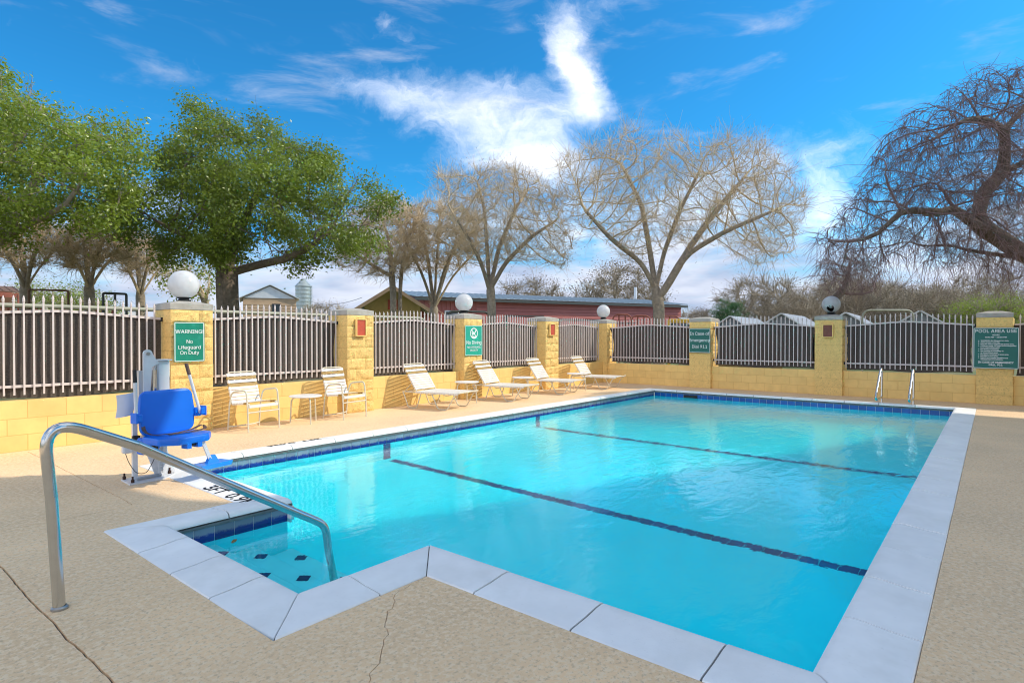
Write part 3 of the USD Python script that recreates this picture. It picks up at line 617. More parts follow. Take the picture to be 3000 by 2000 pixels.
# depth marks painted on the coping
def ground_text(s, h, origin, ang, z, name, label):
    g = text_mesh(s, h, .0015, True); v = g.vertices - [0, 0, 0]; v[:, 0] *= 1.15
    ca, sa = math.cos(ang), math.sin(ang); V = np.c_[origin[0] + v[:, 0] * ca - v[:, 1] * sa, origin[1] + v[:, 0] * sa + v[:, 1] * ca, v[:, 2]]
    return V, g.faces, z, name, label
for (s, h, o, ang, i) in (("3FT  0.9M", .115, (2.405, 5.76), -math.pi / 2, 7), ("3FT  0.9M", .10, (4.62, 7.292), math.pi, 0)):
    V, F, _, _, _ = ground_text(s, h, o, ang, 0, "", "")
    a, d, nrm, L = frame_of(i); nn_ = (V[:, :2] - a) @ nrm; top = np.interp(nn_, [0, .024, .05, .10, .2, .335, .345], [0, .024, .031, .029, .016, .007, .004])
    V[:, 2] += top + .0022
    tri = trimesh.Trimesh(V, F, process=False)
    part(coping, "depth_mark", tri, "black_rubber")

# ------------------------------------------------------------------ handrails
def rail(pts, r, fil, name, label, rings, group=None):
    t = thing(name, label, "handrail", group=None); p = fillet(pts, fil, 12)
    v, f = tube(p, r, 20); part(t, "rail_tube", (v, f), "steel_brushed", smooth=60)
    for (x, y) in rings:
        q = trimesh.creation.revolve(A([(r + .0005, 0), (r + .011, 0), (r + .011, .010), (r + .003, .018), (r + .0005, .018)]), sections=24); q.apply_translation((x, y, .001)); part(t, "escutcheon", q, "steel_dull", smooth=40)
    return t
RY = 3.806
rp = [(.868, RY, -.05), (.835, RY, .70), (.845, RY, .90), (1.05, RY, .97), (2.555, RY, .02), (2.66, RY, -.10), (2.71, RY, -.56)]
rail([(.868, RY, -.03), (.837, RY, .60), (.80, RY, 1.02), (1.23, RY, .812), (2.33, RY, .130), (2.465, RY, .046), (2.575, RY, -.90)], .0285, [0, 0, .42, .0, .06, .14, 0], "pool_handrail", "long bent stainless handrail over the pool steps in the foreground", [(.868, RY)])
for (y, lab) in ((1.83, "left one of the two stainless grab rails at the far pool edge"), (1.27, "right one of the two stainless grab rails at the far pool edge")):
    rail([(14.60, y, -.03), (14.66, y, .735), (14.50, y, .76), (13.88, y, .26), (13.86, y, .16), (14.05, y, .13), (14.60, y, .14)], .023, [0, .16, .10, .07, .07, .06, 0], "grab_rail", lab, [(14.60, y)])

# ------------------------------------------------------------------ furniture
def armchair(label, loc, rz):
    t = thing("pool_armchair", label, "armchair", loc, rz); W = .272; M = "chair_frame"
    for s in (-1, 1):
        part(t, "arm_loop", tube(fillet([(s * W, .25, 0), (s * W, .265, .35), (s * W, .235, .60), (s * W, -.14, .585), (s * W, -.20, .45), (s * W, -.26, 0)][::-1] if 0 else [(s * W, -.24, 0), (s * W, -.225, .34), (s * W, -.19, .625), (s * W, .15, .585), (s * W, .21, .42), (s * W, .255, 0)], .075, 6), .0125, 8), M, smooth=60)
    wb = .235
    fr = fillet([(-wb, -.225, .355), (-wb, -.205, .425), (-wb, .20, .395), (-wb, .335, .875), (wb, .335, .875), (wb, .20, .395), (wb, -.205, .425), (wb, -.225, .355)], [0, .05, .04, .07, .07, .04, .05, 0], 6)
    part(t, "seat_frame", tube(fr, .0115, 8), M, smooth=60)
    b = MB(); b.tube([(-W, -.232, .29), (W, -.232, .29)], .011); part(t, "front_crossbar", b, M, smooth=60)
    b = MB(); b.tube(fillet([(-W, .245, .055), (-.16, .235, .045), (.16, .235, .045), (W, .245, .055)], .05), .012); part(t, "rear_crossbar", b, M, smooth=60)
    for s in (-1, 1): b = MB(); b.tube([(s * W, .215, .40), (s * wb, .205, .405)], .010); b.tube([(s * W, -.215, .42), (s * wb, -.20, .42)], .010); part(t, "frame_link", b, M, smooth=60)
    cols = ["strap_white", "strap_ochre", "strap_white", "strap_ochre", "strap_white", "strap_white", "strap_white", "strap_white", "strap_white"]
    a, c = A([.205, .425]), A([.325, .835]); th = math.atan2(c[0] - a[0], c[1] - a[1])
    R = A([[1, 0, 0], [0, math.cos(th), math.sin(th)], [0, -math.sin(th), math.cos(th)]])
    for k in range(9):
        p = c + (a - c) * k / 8; b = MB()
        b.box((0, p[0] - .0125, p[1]), (2 * wb, .004, .043), rot=R)
        for s in (-1, 1): b.box((s * wb, p[0], p[1]), (.030, .029, .043), rot=R)
        part(t, "strap", b, cols[k])
    for k in range(7):
        y = .165 - k * .0555; b = MB(); z = .408 + (k / 6) * .024
        b.box((0, y, z + .004), (2 * wb, .046, .004))
        for s in (-1, 1): b.box((s * wb, y, z - .008), (.030, .046, .029))
        part(t, "strap", b, "strap_ochre" if k >= 5 else "strap_white")
    b = MB(); b.box((0, -.234, .383), (2 * wb, .004, .046))
    for s in (-1, 1): b.box((s * wb, -.222, .383), (.030, .029, .046))
    part(t, "strap", b, "strap_white")
    return t
ch = armchair("cream strap armchair nearer the pool lift, casting its slatted shadow on the wall", (4.485, 8.855, 0), .157)
copy_of(ch, (6.15, 8.872, 0), .165, "cream strap armchair in front of the pillar with the red wall light")
def side_table(label, loc, rz):
    t = thing("side_table", label, "table", loc, rz)
    q = trimesh.creation.revolve(A([(0, .432), (.245, .432), (.262, .440), (.262, .450), (.250, .457), (0, .459)]), sections=40); part(t, "table_top", q, "table_white", smooth=40)
    for k in range(3):
        a = k * 2 * math.pi / 3; c, s = math.cos(a), math.sin(a)
        part(t, "leg", tube(fillet([(.02 * c, .02 * s, .425), (.225 * c, .225 * s, .422), (.245 * c, .245 * s, 0)], .09, 7), .0125, 8), "chair_frame", smooth=60)
    return t
tb = side_table("small round white side table between the two armchairs", (5.34, 8.815, 0), .30)
copy_of(tb, (9.18, 8.80, 0), .75, "round white side table between the first and second loungers")
copy_of(tb, (11.02, 8.71, 0), .2, "round white side table between the second and third loungers")
copy_of(tb, (13.05, 8.50, 0), .9, "round white side table between the third and farthest loungers")
def lounger(label, loc, rz):
    """feet towards -y"""
    t = thing("pool_lounger", label, "lounger", loc, rz); M = "chair_frame"; W = .36; zr = .325
    part(t, "base_frame", tube(fillet([(-W, .69, zr), (-W, -.60, zr + .005), (-W + .0, -.64, zr + .02), (W, -.64, zr + .02), (W, -.60, zr + .005), (W, .69, zr)] , [0, .02, .06, .06, .02, 0], 5), .0135, 8), M, smooth=60)
    part(t, "rear_bar", tube([(-W, .66, zr), (W, .66, zr)], .012, 8), M, smooth=60)
    for s in (-1, 1):
        part(t, "leg", tube(fillet([(s * W, .69, zr), (s * W, .655, zr - .06), (s * W, .55, .013), (s * W, .35, .013), (s * W, .24, zr)], .055, 6), .0125, 8), M, smooth=60)
        part(t, "leg", tube(fillet([(s * W, .0, zr), (s * W, -.16, .013), (s * W, -.37, .013), (s * W, -.53, zr - .03), (s * W, -.61, zr)], .055, 6), .0125, 8), M, smooth=60)
        part(t, "prop", tube([(s * (W - .05), .505, .50), (s * (W - .03), .665, zr)], .008, 6), M, smooth=60)
    for y in (.12, -.27): part(t, "cross_brace", tube(fillet([(-W, y, zr - .01), (-W + .08, y, zr - .055), (W - .08, y, zr - .055), (W, y, zr - .01)], .06), .009, 6), M, smooth=60)
    wb = .325; h0, h1 = A([.375, zr + .02]), A([.715, .865])
    part(t, "back_frame", tube(fillet([(-wb, h0[0], h0[1]), (-wb, h1[0], h1[1]), (wb, h1[0], h1[1]), (wb, h0[0], h0[1])], .075, 6), .0125, 8), M, smooth=60)
    th = math.atan2(h1[0] - h0[0], h1[1] - h0[1]); R = A([[1, 0, 0], [0, math.cos(th), math.sin(th)], [0, -math.sin(th), math.cos(th)]])
    n = 12; L = np.linalg.norm(h1 - h0); pitch = .0515
    for k in range(n):
        p = h1 + (h0 - h1) * (.055 + k * pitch - 0) / L
        if p[1] < h0[1]: break
        b = MB(); off = -.0125
        b.box((0, p[0] + off * math.cos(th), p[1] - off * math.sin(th)), (2 * wb, .004, .042), rot=R)
        for s in (-1, 1): b.box((s * wb, p[0], p[1]), (.030, .030, .042), rot=R)
        part(t, "strap", b, "strap_ochre" if k in (1, 3) else "strap_white")
    y = .355
    while y > -.60:
        b = MB(); b.box((0, y, zr + .0155), (2 * W, .043, .004))
        for s in (-1, 1): b.box((s * W, y, zr), (.030, .043, .032))
        part(t, "strap", b, "strap_white"); y -= .0525
    return t
lg = lounger("white strap lounger nearest the armchairs, back raised", (8.20, 8.56, 0), .22)
copy_of(lg, (10.21, 8.53, 0), .20, "white strap lounger in front of the No Diving sign pillar")
copy_of(lg, (12.17, 8.53, 0), .18, "white strap lounger in front of the pillar with the narrow red light")
copy_of(lg, (14.08, 8.43, 0), .16, "farthest white strap lounger, beside the corner of the two walls")

# ------------------------------------------------------------------ pool lift
lf = thing("pool_lift", "blue-seated pool access lift with white mast bolted to the deck", "pool lift")
def tri_prism(p, th, axis=1):
    g = trimesh.creation.extrude_polygon(Polygon(p), th, engine="earcut"); v = g.vertices; return np.c_[v[:, 0], v[:, 2] - th / 2, v[:, 1]], g.faces
part(lf, "base_plate", extrude(Polygon([(2.02, 6.42), (2.33, 6.43), (2.47, 6.56), (2.47, 6.72), (2.03, 6.70)]), .001, .016), "lift_white")
for (x, y) in ((2.05, 6.67), (2.055, 6.455), (2.44, 6.60), (2.40, 6.69)):
    b = MB(); q = trimesh.creation.cylinder(.016, .03, sections=6); q.apply_translation((x, y, .03)); b.mesh(q); q = trimesh.creation.cylinder(.009, .05, sections=8); q.apply_translation((x, y, .05)); b.mesh(q); part(lf, "anchor_bolt", b, "rust_bolt")
b = MB(); b.box((2.115, 6.585, .33), (.042, .042, .64)); part(lf, "side_post", b, "lift_white")
b = MB(); b.mesh(chbox((.085, .085, .62), .008)); v, f = b.get(); part(lf, "mast", (v + A([2.37, 6.62, .32]), f), "lift_white")
for p in ([(2.17, .44), (2.33, .44), (2.33, .02), (2.31, .02)], [(2.41, .30), (2.415, .02), (2.50, .02)]):
    v, f = tri_prism(p, .03); part(lf, "gusset", (v + A([0, 6.62, 0]), f), "lift_white")
v = chbox((.115, .13, .62), .012).vertices; part(lf, "mast_cover", (v + A([2.375, 6.62, .88]), chbox((.115, .13, .62), .012).faces), "lift_white")
b = MB(); b.box((2.375, 6.60, 1.195), (.13, .16, .012)); part(lf, "top_cap", b, "lift_white")
v, f = tri_prism([(2.235, .58), (2.325, .58), (2.325, 1.14)], .07); part(lf, "mast_web", (v + A([-.02, 6.62, .02]), f), "lift_grey")
b = MB(); b.box((2.19, 6.62, .83), (.075, .10, .52)); part(lf, "lever_cover", b, "lift_grey")
hp = unary_union([Point(2.225, 1.262).buffer(.042), Polygon([(2.183, 1.27), (2.183, .86), (2.245, .86), (2.262, 1.13), (2.335, 1.165), (2.30, 1.20), (2.255, 1.29)])]).buffer(-.004).buffer(.004)
v, f = tri_prism(list(hp.exterior.coords), .02); part(lf, "hinge_plate", (v + A([0, 6.555, 0]), f), "lift_white")
b = MB(); q = trimesh.creation.cylinder(.017, .10, sections=12); q.apply_transform(trimesh.transformations.rotation_matrix(math.pi / 2, (1, 0, 0))); q.apply_translation((2.226, 6.58, 1.262)); b.mesh(q); part(lf, "pivot_bolt", b, "steel_dull", smooth=40)
b = MB(); b.tube([(2.285, 6.545, .60), (2.285, 6.545, 1.10)], .022, 12); part(lf, "actuator", b, "steel_brushed", smooth=60)
b = MB(); b.tube([(2.285, 6.545, 1.08), (2.30, 6.56, 1.17)], .012, 10); part(lf, "actuator_rod", b, "steel_dull", smooth=60)
SO, SR = A([2.335, 6.36, 0]), .225
cS, sS = math.cos(SR), math.sin(SR)
def S(p): p = np.asarray(p, float); return np.stack([SO[0] + p[..., 0] * cS + p[..., 1] * sS, SO[1] + p[..., 0] * sS - p[..., 1] * cS, p[..., 2]], -1)      # x across, y forward, z up
def puffy(poly, th, bev):
    V = []
    for off, z in ((-bev, -th / 2), (0, -th / 2 + bev), (0, th / 2 - bev), (-bev, th / 2), (-bev * .3, th / 2 - bev * .3), (-bev * .3, -th / 2 + bev * .3)):
        c = A(poly.buffer(off).exterior.coords); V.append(np.c_[c, np.full(len(c), z)])
    return trimesh.Trimesh(np.vstack(V)).convex_hull
bp = Polygon([(-.285, 0), (.285, 0), (.285, .30), (-.285, .30)]).union(Polygon([(-.285, .25), (.285, .25), (.235, .44), (-.235, .44)]))
bp = Polygon([(-.27, 0), (.27, 0), (.285, .22), (.26, .43), (-.26, .43), (-.285, .22)]).buffer(-.075).buffer(.075, 8)
m = puffy(bp, .05, .018); v = m.vertices; V = np.c_[v[:, 0], -(v[:, 2] + .03 - .05 * (v[:, 0] / .28) ** 2 * .25) - .10 * v[:, 1] * .6 + .02, v[:, 1] + .475]
part(lf, "seat_back", (S(V), m.faces), "seat_blue", smooth=40)
pp = Polygon([(-.265, -.02), (.265, -.02), (.275, .28), (.15, .42), (-.15, .42), (-.275, .28)]).buffer(-.06).buffer(.06, 8)
m = puffy(pp, .075, .02); v = m.vertices; V = np.c_[v[:, 0], v[:, 1], v[:, 2] + .442 + .02 * (v[:, 1] > .3) * 0]
part(lf, "seat_pan", (S(V), m.faces), "seat_blue", smooth=40)
b = MB()
for x in (-.055, .055): t_ = trimesh.creation.box((.045, .09, .06)); b.add(S(t_.vertices + A([x, .37, .392])), t_.faces)
part(lf, "seat_lug", b, "seat_blue"); b = MB(); t_ = trimesh.creation.box((.063, .06, .04)); b.add(S(t_.vertices + A([0, .36, .40])), t_.faces); part(lf, "footrest_socket", b, "black_rubber")
b = MB()
for (c, s) in (((-.2, .06, .40), (.10, .14, .10)), ((-.24, -.02, .38), (.06, .10, .16))): t_ = chbox(s, .015); b.add(S(t_.vertices + A(c)), t_.faces)
part(lf, "seat_bracket", b, "seat_blue"); b = MB(); t_ = trimesh.creation.box((.05, .05, .12)); b.add(S(t_.vertices + A([-.215, .12, .375])), t_.faces); part(lf, "seat_latch", b, "black_rubber")
b = MB(); b.box((2.25, 6.50, .42), (.16, .24, .05)); part(lf, "seat_arm", b, "lift_grey")
for s in (-1, 1):
    b = MB()
    for (c, sz) in (((s * .312, .01, .655), (.075, .045, .09)), ((s * .352, .045, .665), (.02, .10, .10)), ((s * .322, .085, .665), (.05, .02, .07))): t_ = chbox(sz, .006); b.add(S(t_.vertices + A(c)), t_.faces)
    br = part(lf, "arm_bracket", b, "seat_blue")
    lo_, hi_ = ((-.328, .04, .62), (-.335, .03, 1.005)) if s < 0 else ((.325, .04, .64), (.245, -.02, 1.045))
    arm = part(lf, "armrest", tube(S(A([lo_, hi_])), .0155, 10), "lift_white", smooth=60)
    d_ = (A(hi_) - A(lo_)) / np.linalg.norm(A(hi_) - A(lo_)); part(arm, "grip", tube(S(A([A(hi_) - d_ * .005, A(hi_) + d_ * .115])), .0175, 10), "black_rubber" if s < 0 else "belt_web", smooth=60)
def ribbon(pts, w, th, up):
    p = fillet(pts, .05, 5); b = MB()
    for a_, c_ in zip(p[:-1], p[1:]): b.bar(a_, c_, w, th, up)
    return b
part(lf, "lap_belt", ribbon(S(A([(-.25, -.0, .60), (-.26, .05, .52), (-.22, .12, .492), (-.05, .19, .494), (.14, .16, .50), (.27, .13, .53), (.31, .12, .52), (.29, .17, .492), (.10, .22, .492), (-.12, .20, .49)])), .034, .004, (0, 0, 1)), "belt_web")
part(lf, "footrest_arm", ribbon(S(A([(.16, .30, .40), (.245, .30, .19)])), .032, .024, (0, 1, 0)), "lift_white")
tray = trimesh.Trimesh([(-.19, -.05, .0), (.14, -.05, .0), (.155, .11, .0), (-.17, .11, 0), (-.20, -.06, .045), (.15, -.06, .045), (.165, .12, .045), (-.18, .12, .045)]).convex_hull
TO = A([.275, .27, .115]); part(lf, "footrest", (S(tray.vertices + TO), tray.faces), "tray_blue")
b = MB(); t_ = trimesh.Trimesh([(-.07, .0, .045), (.06, .0, .045), (-.07, .05, .045), (.06, .05, .045), (-.035, .01, .12), (.02, .01, .12), (-.035, .04, .12), (.02, .04, .12)]).convex_hull; b.add(S(t_.vertices + TO), t_.faces); part(lf, "footrest_bracket", b, "tray_blue")
b = MB(); b.mesh(chbox((.085, .07, .075), .01)); v, f = b.get(); part(lf, "control_box", (v + A([2.05, 6.585, .325]), f), "lift_white")
b = MB(); b.box((2.115, 6.55, .41), (.06, .04, .09)); part(lf, "control_clamp", b, "black_rubber")
part(lf, "cable", tube(fillet([(2.03, 6.57, .29), (2.05, 6.55, .20), (2.10, 6.50, .09), (2.18, 6.47, .08), (2.27, 6.50, .22), (2.30, 6.54, .34)], .06), .0035, 5), "black_rubber", smooth=60)
th_ = np.linspace(0, 26 * 2 * math.pi, 520); part(lf, "coil_cable", tube(np.stack([2.10 + .24 * th_ / th_[-1], 6.50 + .014 * np.cos(th_) + .04 * (th_ / th_[-1]), .034 + .014 * np.sin(th_)], 1), .0032, 4), "lift_grey", smooth=True)
th_ = np.linspace(0, 22 * 2 * math.pi, 440); part(lf, "coil_cable", tube(np.stack([2.35 + .012 * np.cos(th_), 6.555 + .012 * np.sin(th_), .05 + .36 * th_ / th_[-1]], 1), .0032, 4), "lift_grey", smooth=True)
uu, ww = np.meshgrid(np.linspace(0, 1, 9), np.linspace(0, 1, 9), indexing="ij")
PV = np.stack([1.955 + .15 * uu + .012 * np.sin(3 * ww), 6.60 - .03 * np.sin(3 * uu) - .02 * ww, .64 + .225 * ww + .045 * uu * 0 + .02 * uu], -1).reshape(-1, 3)
Fq = A([(i * 9 + j, (i + 1) * 9 + j, (i + 1) * 9 + j + 1, i * 9 + j + 1) for i in range(8) for j in range(8)])
pg = solid("notice_sheet", (PV, np.vstack([Fq[:, :3], Fq[:, [0, 2, 3]]])), "paper_white", "curled white paper notice hanging from the pool lift", "notice", smooth=True)

# ------------------------------------------------------------------ trees
pm("bark_grey", (.29, .24, .18), .9, var=.3, scale=9, bump=.8, bscale=30, bdist=.02)
pm("bark_dark", (.15, .115, .085), .9, var=.35, scale=9, bump=.8, bscale=30, bdist=.02, extra=stain(7, (.20, .18, .13), .58, .72, .6))
pm("twig_tan", (.56, .43, .27), .9, var=.2, scale=4)
pm("twig_scrub", (.34, .275, .19), .9, var=.25, scale=3)
pm("twig_dark", (.20, .13, .12), .9, var=.25, scale=4)
def leaf_mat(name, ramp, transl=.3, tcol=None):
    n = {"g": ("geometry", {}), "r": ("rgb_ramp", {"ramp": ramp}), "n": ("noise_texture", {"scale": .9, "detail": 3.0}), "nm": ("map_range", {"from_min": .3, "from_max": .7, "to_min": .72, "to_max": 1.3}), "h": ("hsv", {}),
         "d": ("diffuse_bsdf", {}), "t": ("translucent_bsdf", {}), "gl": ("glossy_bsdf", {"roughness": .35, "color": (.5, .5, .5)}), "x": ("add_closure", {}), "y": ("mix_closure", {"fac": .08}), "tc": ("hsv", {"value": transl * 1.7}), "dc": ("hsv", {"value": .85})}
    L = [("g.random_per_island", "r.fac"), ("g.position", "n.vector"), ("n.fac", "nm.value"), ("nm.result", "h.value"), ("r.color", "h.color"), ("h.color", "dc.color"), ("h.color", "tc.color"), ("dc.color", "d.color"), ("tc.color", "t.color"), ("d.BSDF", "x.closure1"), ("t.BSDF", "x.closure2"), ("x.closure", "y.closure1"), ("gl.BSDF", "y.closure2")]
    MATS[name] = usdkit.material(stage, f"/World/Looks/{name}", n, L, surface="y.closure")
leaf_mat("leaf_oak", [(0, (.12, .155, .018)), (.4, (.23, .275, .028)), (.75, (.36, .385, .04)), (1, (.50, .46, .08))], .54)
leaf_mat("leaf_oak_warm", [(0, (.14, .18, .02)), (.4, (.26, .31, .028)), (.8, (.38, .39, .04)), (1, (.48, .38, .08))], .58)
leaf_mat("leaf_tan", [(0, (.16, .12, .06)), (.6, (.25, .19, .10)), (1, (.14, .16, .06))])
leaf_mat("leaf_cedar", [(0, (.05, .12, .04)), (.7, (.10, .19, .06)), (1, (.16, .24, .09))])
leaf_mat("leaf_scrub", [(0, (.13, .10, .06)), (.5, (.20, .16, .095)), (.8, (.12, .13, .05)), (1, (.07, .10, .03))])

def colonize(rng, att, roots, step, infl, kill, iters, trop=(0, 0, .0), jit=.12):
    pos = [p for p, _ in roots]; par = [q for _, q in roots]; P = A(pos, float); par = list(par); att = A(att)
    stuck = np.zeros(len(P), int)
    for _ in range(iters):
        if not len(att): break
        d, i = cKDTree(P).query(att, distance_upper_bound=infl)
        ok = np.isfinite(d)
        if not ok.any(): infl *= 1.5; continue
        dirs = np.zeros_like(P); vec = att[ok] - P[i[ok]]; vec /= np.linalg.norm(vec, axis=1, keepdims=True) + 1e-9
        np.add.at(dirs, i[ok], vec); src = np.unique(i[ok]); src = src[stuck[src] < 4]
        if not len(src): break
        D = dirs[src]; D /= np.linalg.norm(D, axis=1, keepdims=True) + 1e-9
        D = D + A(trop) + rng.normal(0, jit, D.shape); D /= np.linalg.norm(D, axis=1, keepdims=True)
        new = P[src] + D * step; dn, _ = cKDTree(P).query(new); good = dn > step * .45
        stuck[src] += 1; new, src = new[good], src[good]
        if not len(new): continue
        P = np.vstack([P, new]); par += src.tolist(); stuck = np.r_[stuck, np.zeros(len(new), int)]
        dk, _ = cKDTree(new).query(att, distance_upper_bound=kill); att = att[~np.isfinite(dk)]
    return P, np.asarray(par)
def skeleton_radii(par, tip, expo, fixed=None):
    n = len(par); acc = np.zeros(n); kids = np.zeros(n, int); np.add.at(kids, par[par >= 0], 1)
    for i in range(n - 1, -1, -1):
        if kids[i] == 0: acc[i] += tip ** expo
        if par[i] >= 0: acc[par[i]] += acc[i]
    return acc ** (1 / expo), kids
def chains(P, par, R, thr, sides=(10, 6, 4)):
    """mesh of the stems thicker than thr, and of the thinner ones"""
    n = len(P); ch = [[] for _ in range(n)]
    for i in range(n):
        if par[i] >= 0: ch[par[i]].append(i)
    thick, thin = MB(), MB(); start = [i for i in range(n) if par[i] < 0]; stack = [(s, None) for s in start]
    while stack:
        i, p = stack.pop(); line = ([p] if p is not None else []) + [i]
        while ch[line[-1]]:
            c = sorted(ch[line[-1]], key=lambda k: -R[k]); stack += [(k, line[-1]) for k in c[1:]]; line.append(c[0])
        if len(line) < 2: continue
        rr = R[line].copy()
        if p is not None: rr[0] = min(rr[0], rr[1] * 1.15)
        pts = P[line].copy()
        if len(pts) > 3: pts[1:-1] = pts[1:-1] * .5 + (pts[:-2] + pts[2:]) * .25
        cut = int((rr > thr).sum()); segs = []
        if cut >= 2: segs.append((thick, 0, cut))
        if cut < len(line) and len(line) - max(cut - 1, 0) >= 2: segs.append((thin, max(cut - 1, 0), len(line)))
        for mb, a, b in segs: mb.tube(pts[a:b], rr[a:b], sides[0] if rr[a] > .08 else sides[1] if rr[a] > .03 else sides[2], cap=False)
    return thick, thin
def crown_points(rng, poly, depth, thick, n, u_taper=True, shell=.0):
    """points in a crown whose outline is poly (picture) at a given distance, with real thickness"""
    pg = Polygon(poly); x0, y0, x1, y1 = pg.bounds; out = []; dmax = None
    bd = pg.exterior
    while len(out) < n:
        u, v = rng.uniform(x0, x1), rng.uniform(y0, y1); q = Point(u, v)
        if not pg.contains(q): continue
        e = min(1.0, bd.distance(q) / (.42 * min(x1 - x0, y1 - y0))); hw = thick * math.sqrt(max(.06, 1 - (1 - e) ** 2)); out.append(at(u, v, depth + rng.uniform(-hw, hw)))
    return A(out)
def limb_roots(lines, step):
    """polylines (lists of points; first may name an earlier line to join) as a starting skeleton"""
    roots = []
    for ln in lines:
        join = None
        pts = A(ln)
        if roots:
            Q = A([p for p, _ in roots]); join = int(np.argmin(np.linalg.norm(Q - pts[0], axis=1)))
        for a, b in zip(pts[:-1], pts[1:]):
            k = max(1, int(np.linalg.norm(b - a) / step))
            for t in range(k + (1 if not roots else 0)):
                tt = (t + (0 if not roots else 1)) / k if roots else t / k
                roots.append((a + (b - a) * min(1, tt), join if join is not None else (len(roots) - 1 if roots else -1))); join = None
    return roots
def twigs(rng, P, par, R, n, length, rad, up=.35, out=.5, droop=0.0, rmax=.02, seg=4):
    """fine twigs on the thin stems"""
    c = np.where((R < rmax) & (par >= 0))[0]; i = rng.choice(c, n); d0 = P[i] - P[par[i]]; d0 /= np.linalg.norm(d0, axis=1, keepdims=True) + 1e-9
    d = d0 * out + rng.normal(0, .55, (n, 3)) + A([0, 0, up]); d /= np.linalg.norm(d, axis=1, keepdims=True); L = length * rng.uniform(.45, 1.25, n)
    s = np.linspace(0, 1, seg); bend = rng.normal(0, .18, (n, 3)) + A([0, 0, -droop])
    pts = P[i][:, None] + (d[:, None] * s[None, :, None] + bend[:, None] * (s ** 2)[None, :, None]) * L[:, None, None]
    start = P[par[i]] + (P[i] - P[par[i]]) * rng.uniform(0, 1, (n, 1)); pts += (start - P[i])[:, None]
    r = rad * np.linspace(1, .45, seg)[None] * rng.uniform(.8, 1.2, (n, 1)); return pts, r
def leaves(rng, centers, per, spread, size, aspect=.55):
    n = len(centers) * per; c = np.repeat(centers, per, 0) + rng.normal(0, 1, (n, 3)) * spread * A([1, 1, .8])
    nr = rng.normal(0, .62, (n, 3)) + A([0, 0, .65]) + .5 * (c - np.repeat(centers, per, 0)) / max(spread, 1e-6); nr /= np.linalg.norm(nr, axis=1, keepdims=True)
    a = np.cross(nr, rng.normal(0, 1, (n, 3))); a /= np.linalg.norm(a, axis=1, keepdims=True); b = np.cross(nr, a)
    s = size * rng.uniform(.6, 1.3, (n, 1)); nn = np.cross(a, b) * .18
    V = np.stack([c - a * s, c + b * s * aspect + nn * s, c + a * s, c - b * s * aspect + nn * s], 1).reshape(-1, 3)
    o = np.arange(n)[:, None] * 4; return V, np.vstack([o + [0, 1, 2], o + [0, 2, 3]])
def tree(name, label, cat, seed, poly, depth, thick, limbs, n_att, trunk_r, bark="bark_grey", twig="twig_tan", step=.32, infl=2.2, kill=.5, expo=2.3, n_twig=1800, tw_len=.6, tw_r=.006, up=.35, droop=0.0, trop=(0, 0, .08), leaf=None, per=0, spread=.3, lsize=.07, group=None, iters=90, jit=.12, tip=.008, foliage_frac=1.0, thr=.05, rmax=.022, holes=0.0, hfreq=.55):
    rng = np.random.default_rng(seed); att = crown_points(rng, poly, depth, thick, n_att); roots = limb_roots(limbs, step)
    P, par = colonize(rng, att, roots, step, infl, kill, iters, trop, jit); R, kids = skeleton_radii(par, tip, expo)
    k = trunk_r / R[0]; R = tip * (R / tip) ** (math.log(trunk_r / tip) / math.log(max(R[0] / tip, 1.01)))
    z0 = P[0][2]; R = R * (1 + .45 * np.exp(-(P[:, 2] - z0) / .25) * (R > trunk_r * .7))
    t = thing(name, label, cat, group=group); thick_m, thin_m = chains(P, par, R, thr)
    if thick_m.n: part(t, "trunk", thick_m, bark, smooth=True)
    if n_twig:
        TP, TR = twigs(rng, P, par, R, n_twig, tw_len, tw_r, up, .6, droop, rmax); v, f = rods(TP, TR); thin_m.add(v, f)
        if leaf is None or twig != bark: pass
    part(t, "twigs", thin_m, twig, smooth=False)
    if leaf:
        c = np.where((kids == 0) | (R < .016))[0]; c = c[rng.uniform(0, 1, len(c)) < foliage_frac]
        if holes:
            h_ = fbm(P[c] * hfreq + seed, 3); c = c[h_ > holes]
        cen = P[c] if not n_twig or per > 6 else np.vstack([P[c], TP[:, -1]])
        v, f = leaves(rng, cen, per, spread, lsize); part(t, "foliage", (v, f), leaf)
    return t
L3 = lambda pts, d: [at(u, v, d if np.ndim(d) == 0 else d[i]) for i, (u, v) in enumerate(pts)]
def foot(u, d): p = at(u, 983.5, d); p[2] = -.1; return p
# the big evergreen oak
OD = 17.0
tree("oak_tree", "large spreading green live oak left of centre behind the fence", "tree", 11,
     [(345, 560), (300, 640), (345, 720), (420, 690), (470, 780), (560, 760), (700, 800), (760, 745), (880, 795), (960, 760), (1040, 775), (1130, 700), (1145, 600), (1090, 540), (1060, 490), (985, 470), (920, 400), (860, 430), (800, 360), (700, 335), (640, 345), (560, 300), (535, 380), (470, 410), (420, 450), (470, 520), (400, 540)],
     OD, 2.7, [[foot(668, OD)] + L3([(668, 900), (664, 840), (668, 800)], OD), L3([(668, 805), (610, 745), (540, 690), (440, 640)], [OD, OD - .3, OD - .8, OD - 1.2]), L3([(668, 800), (760, 775), (850, 755), (960, 690)], [OD, OD + .2, OD - .6, OD - 1]), L3([(668, 800), (690, 700), (740, 600), (780, 500)], [OD, OD + .5, OD + .6, OD + .3]), L3([(668, 800), (630, 680), (600, 560), (590, 440)], [OD, OD + .8, OD + 1, OD + .5])],
     1500, .30, "bark_dark", "bark_dark", step=.36, infl=2.0, kill=.48, n_twig=900, tw_len=.5, leaf="leaf_oak", per=230, spread=.23, lsize=.047, thr=.05, foliage_frac=.8, holes=.40, hfreq=.85)
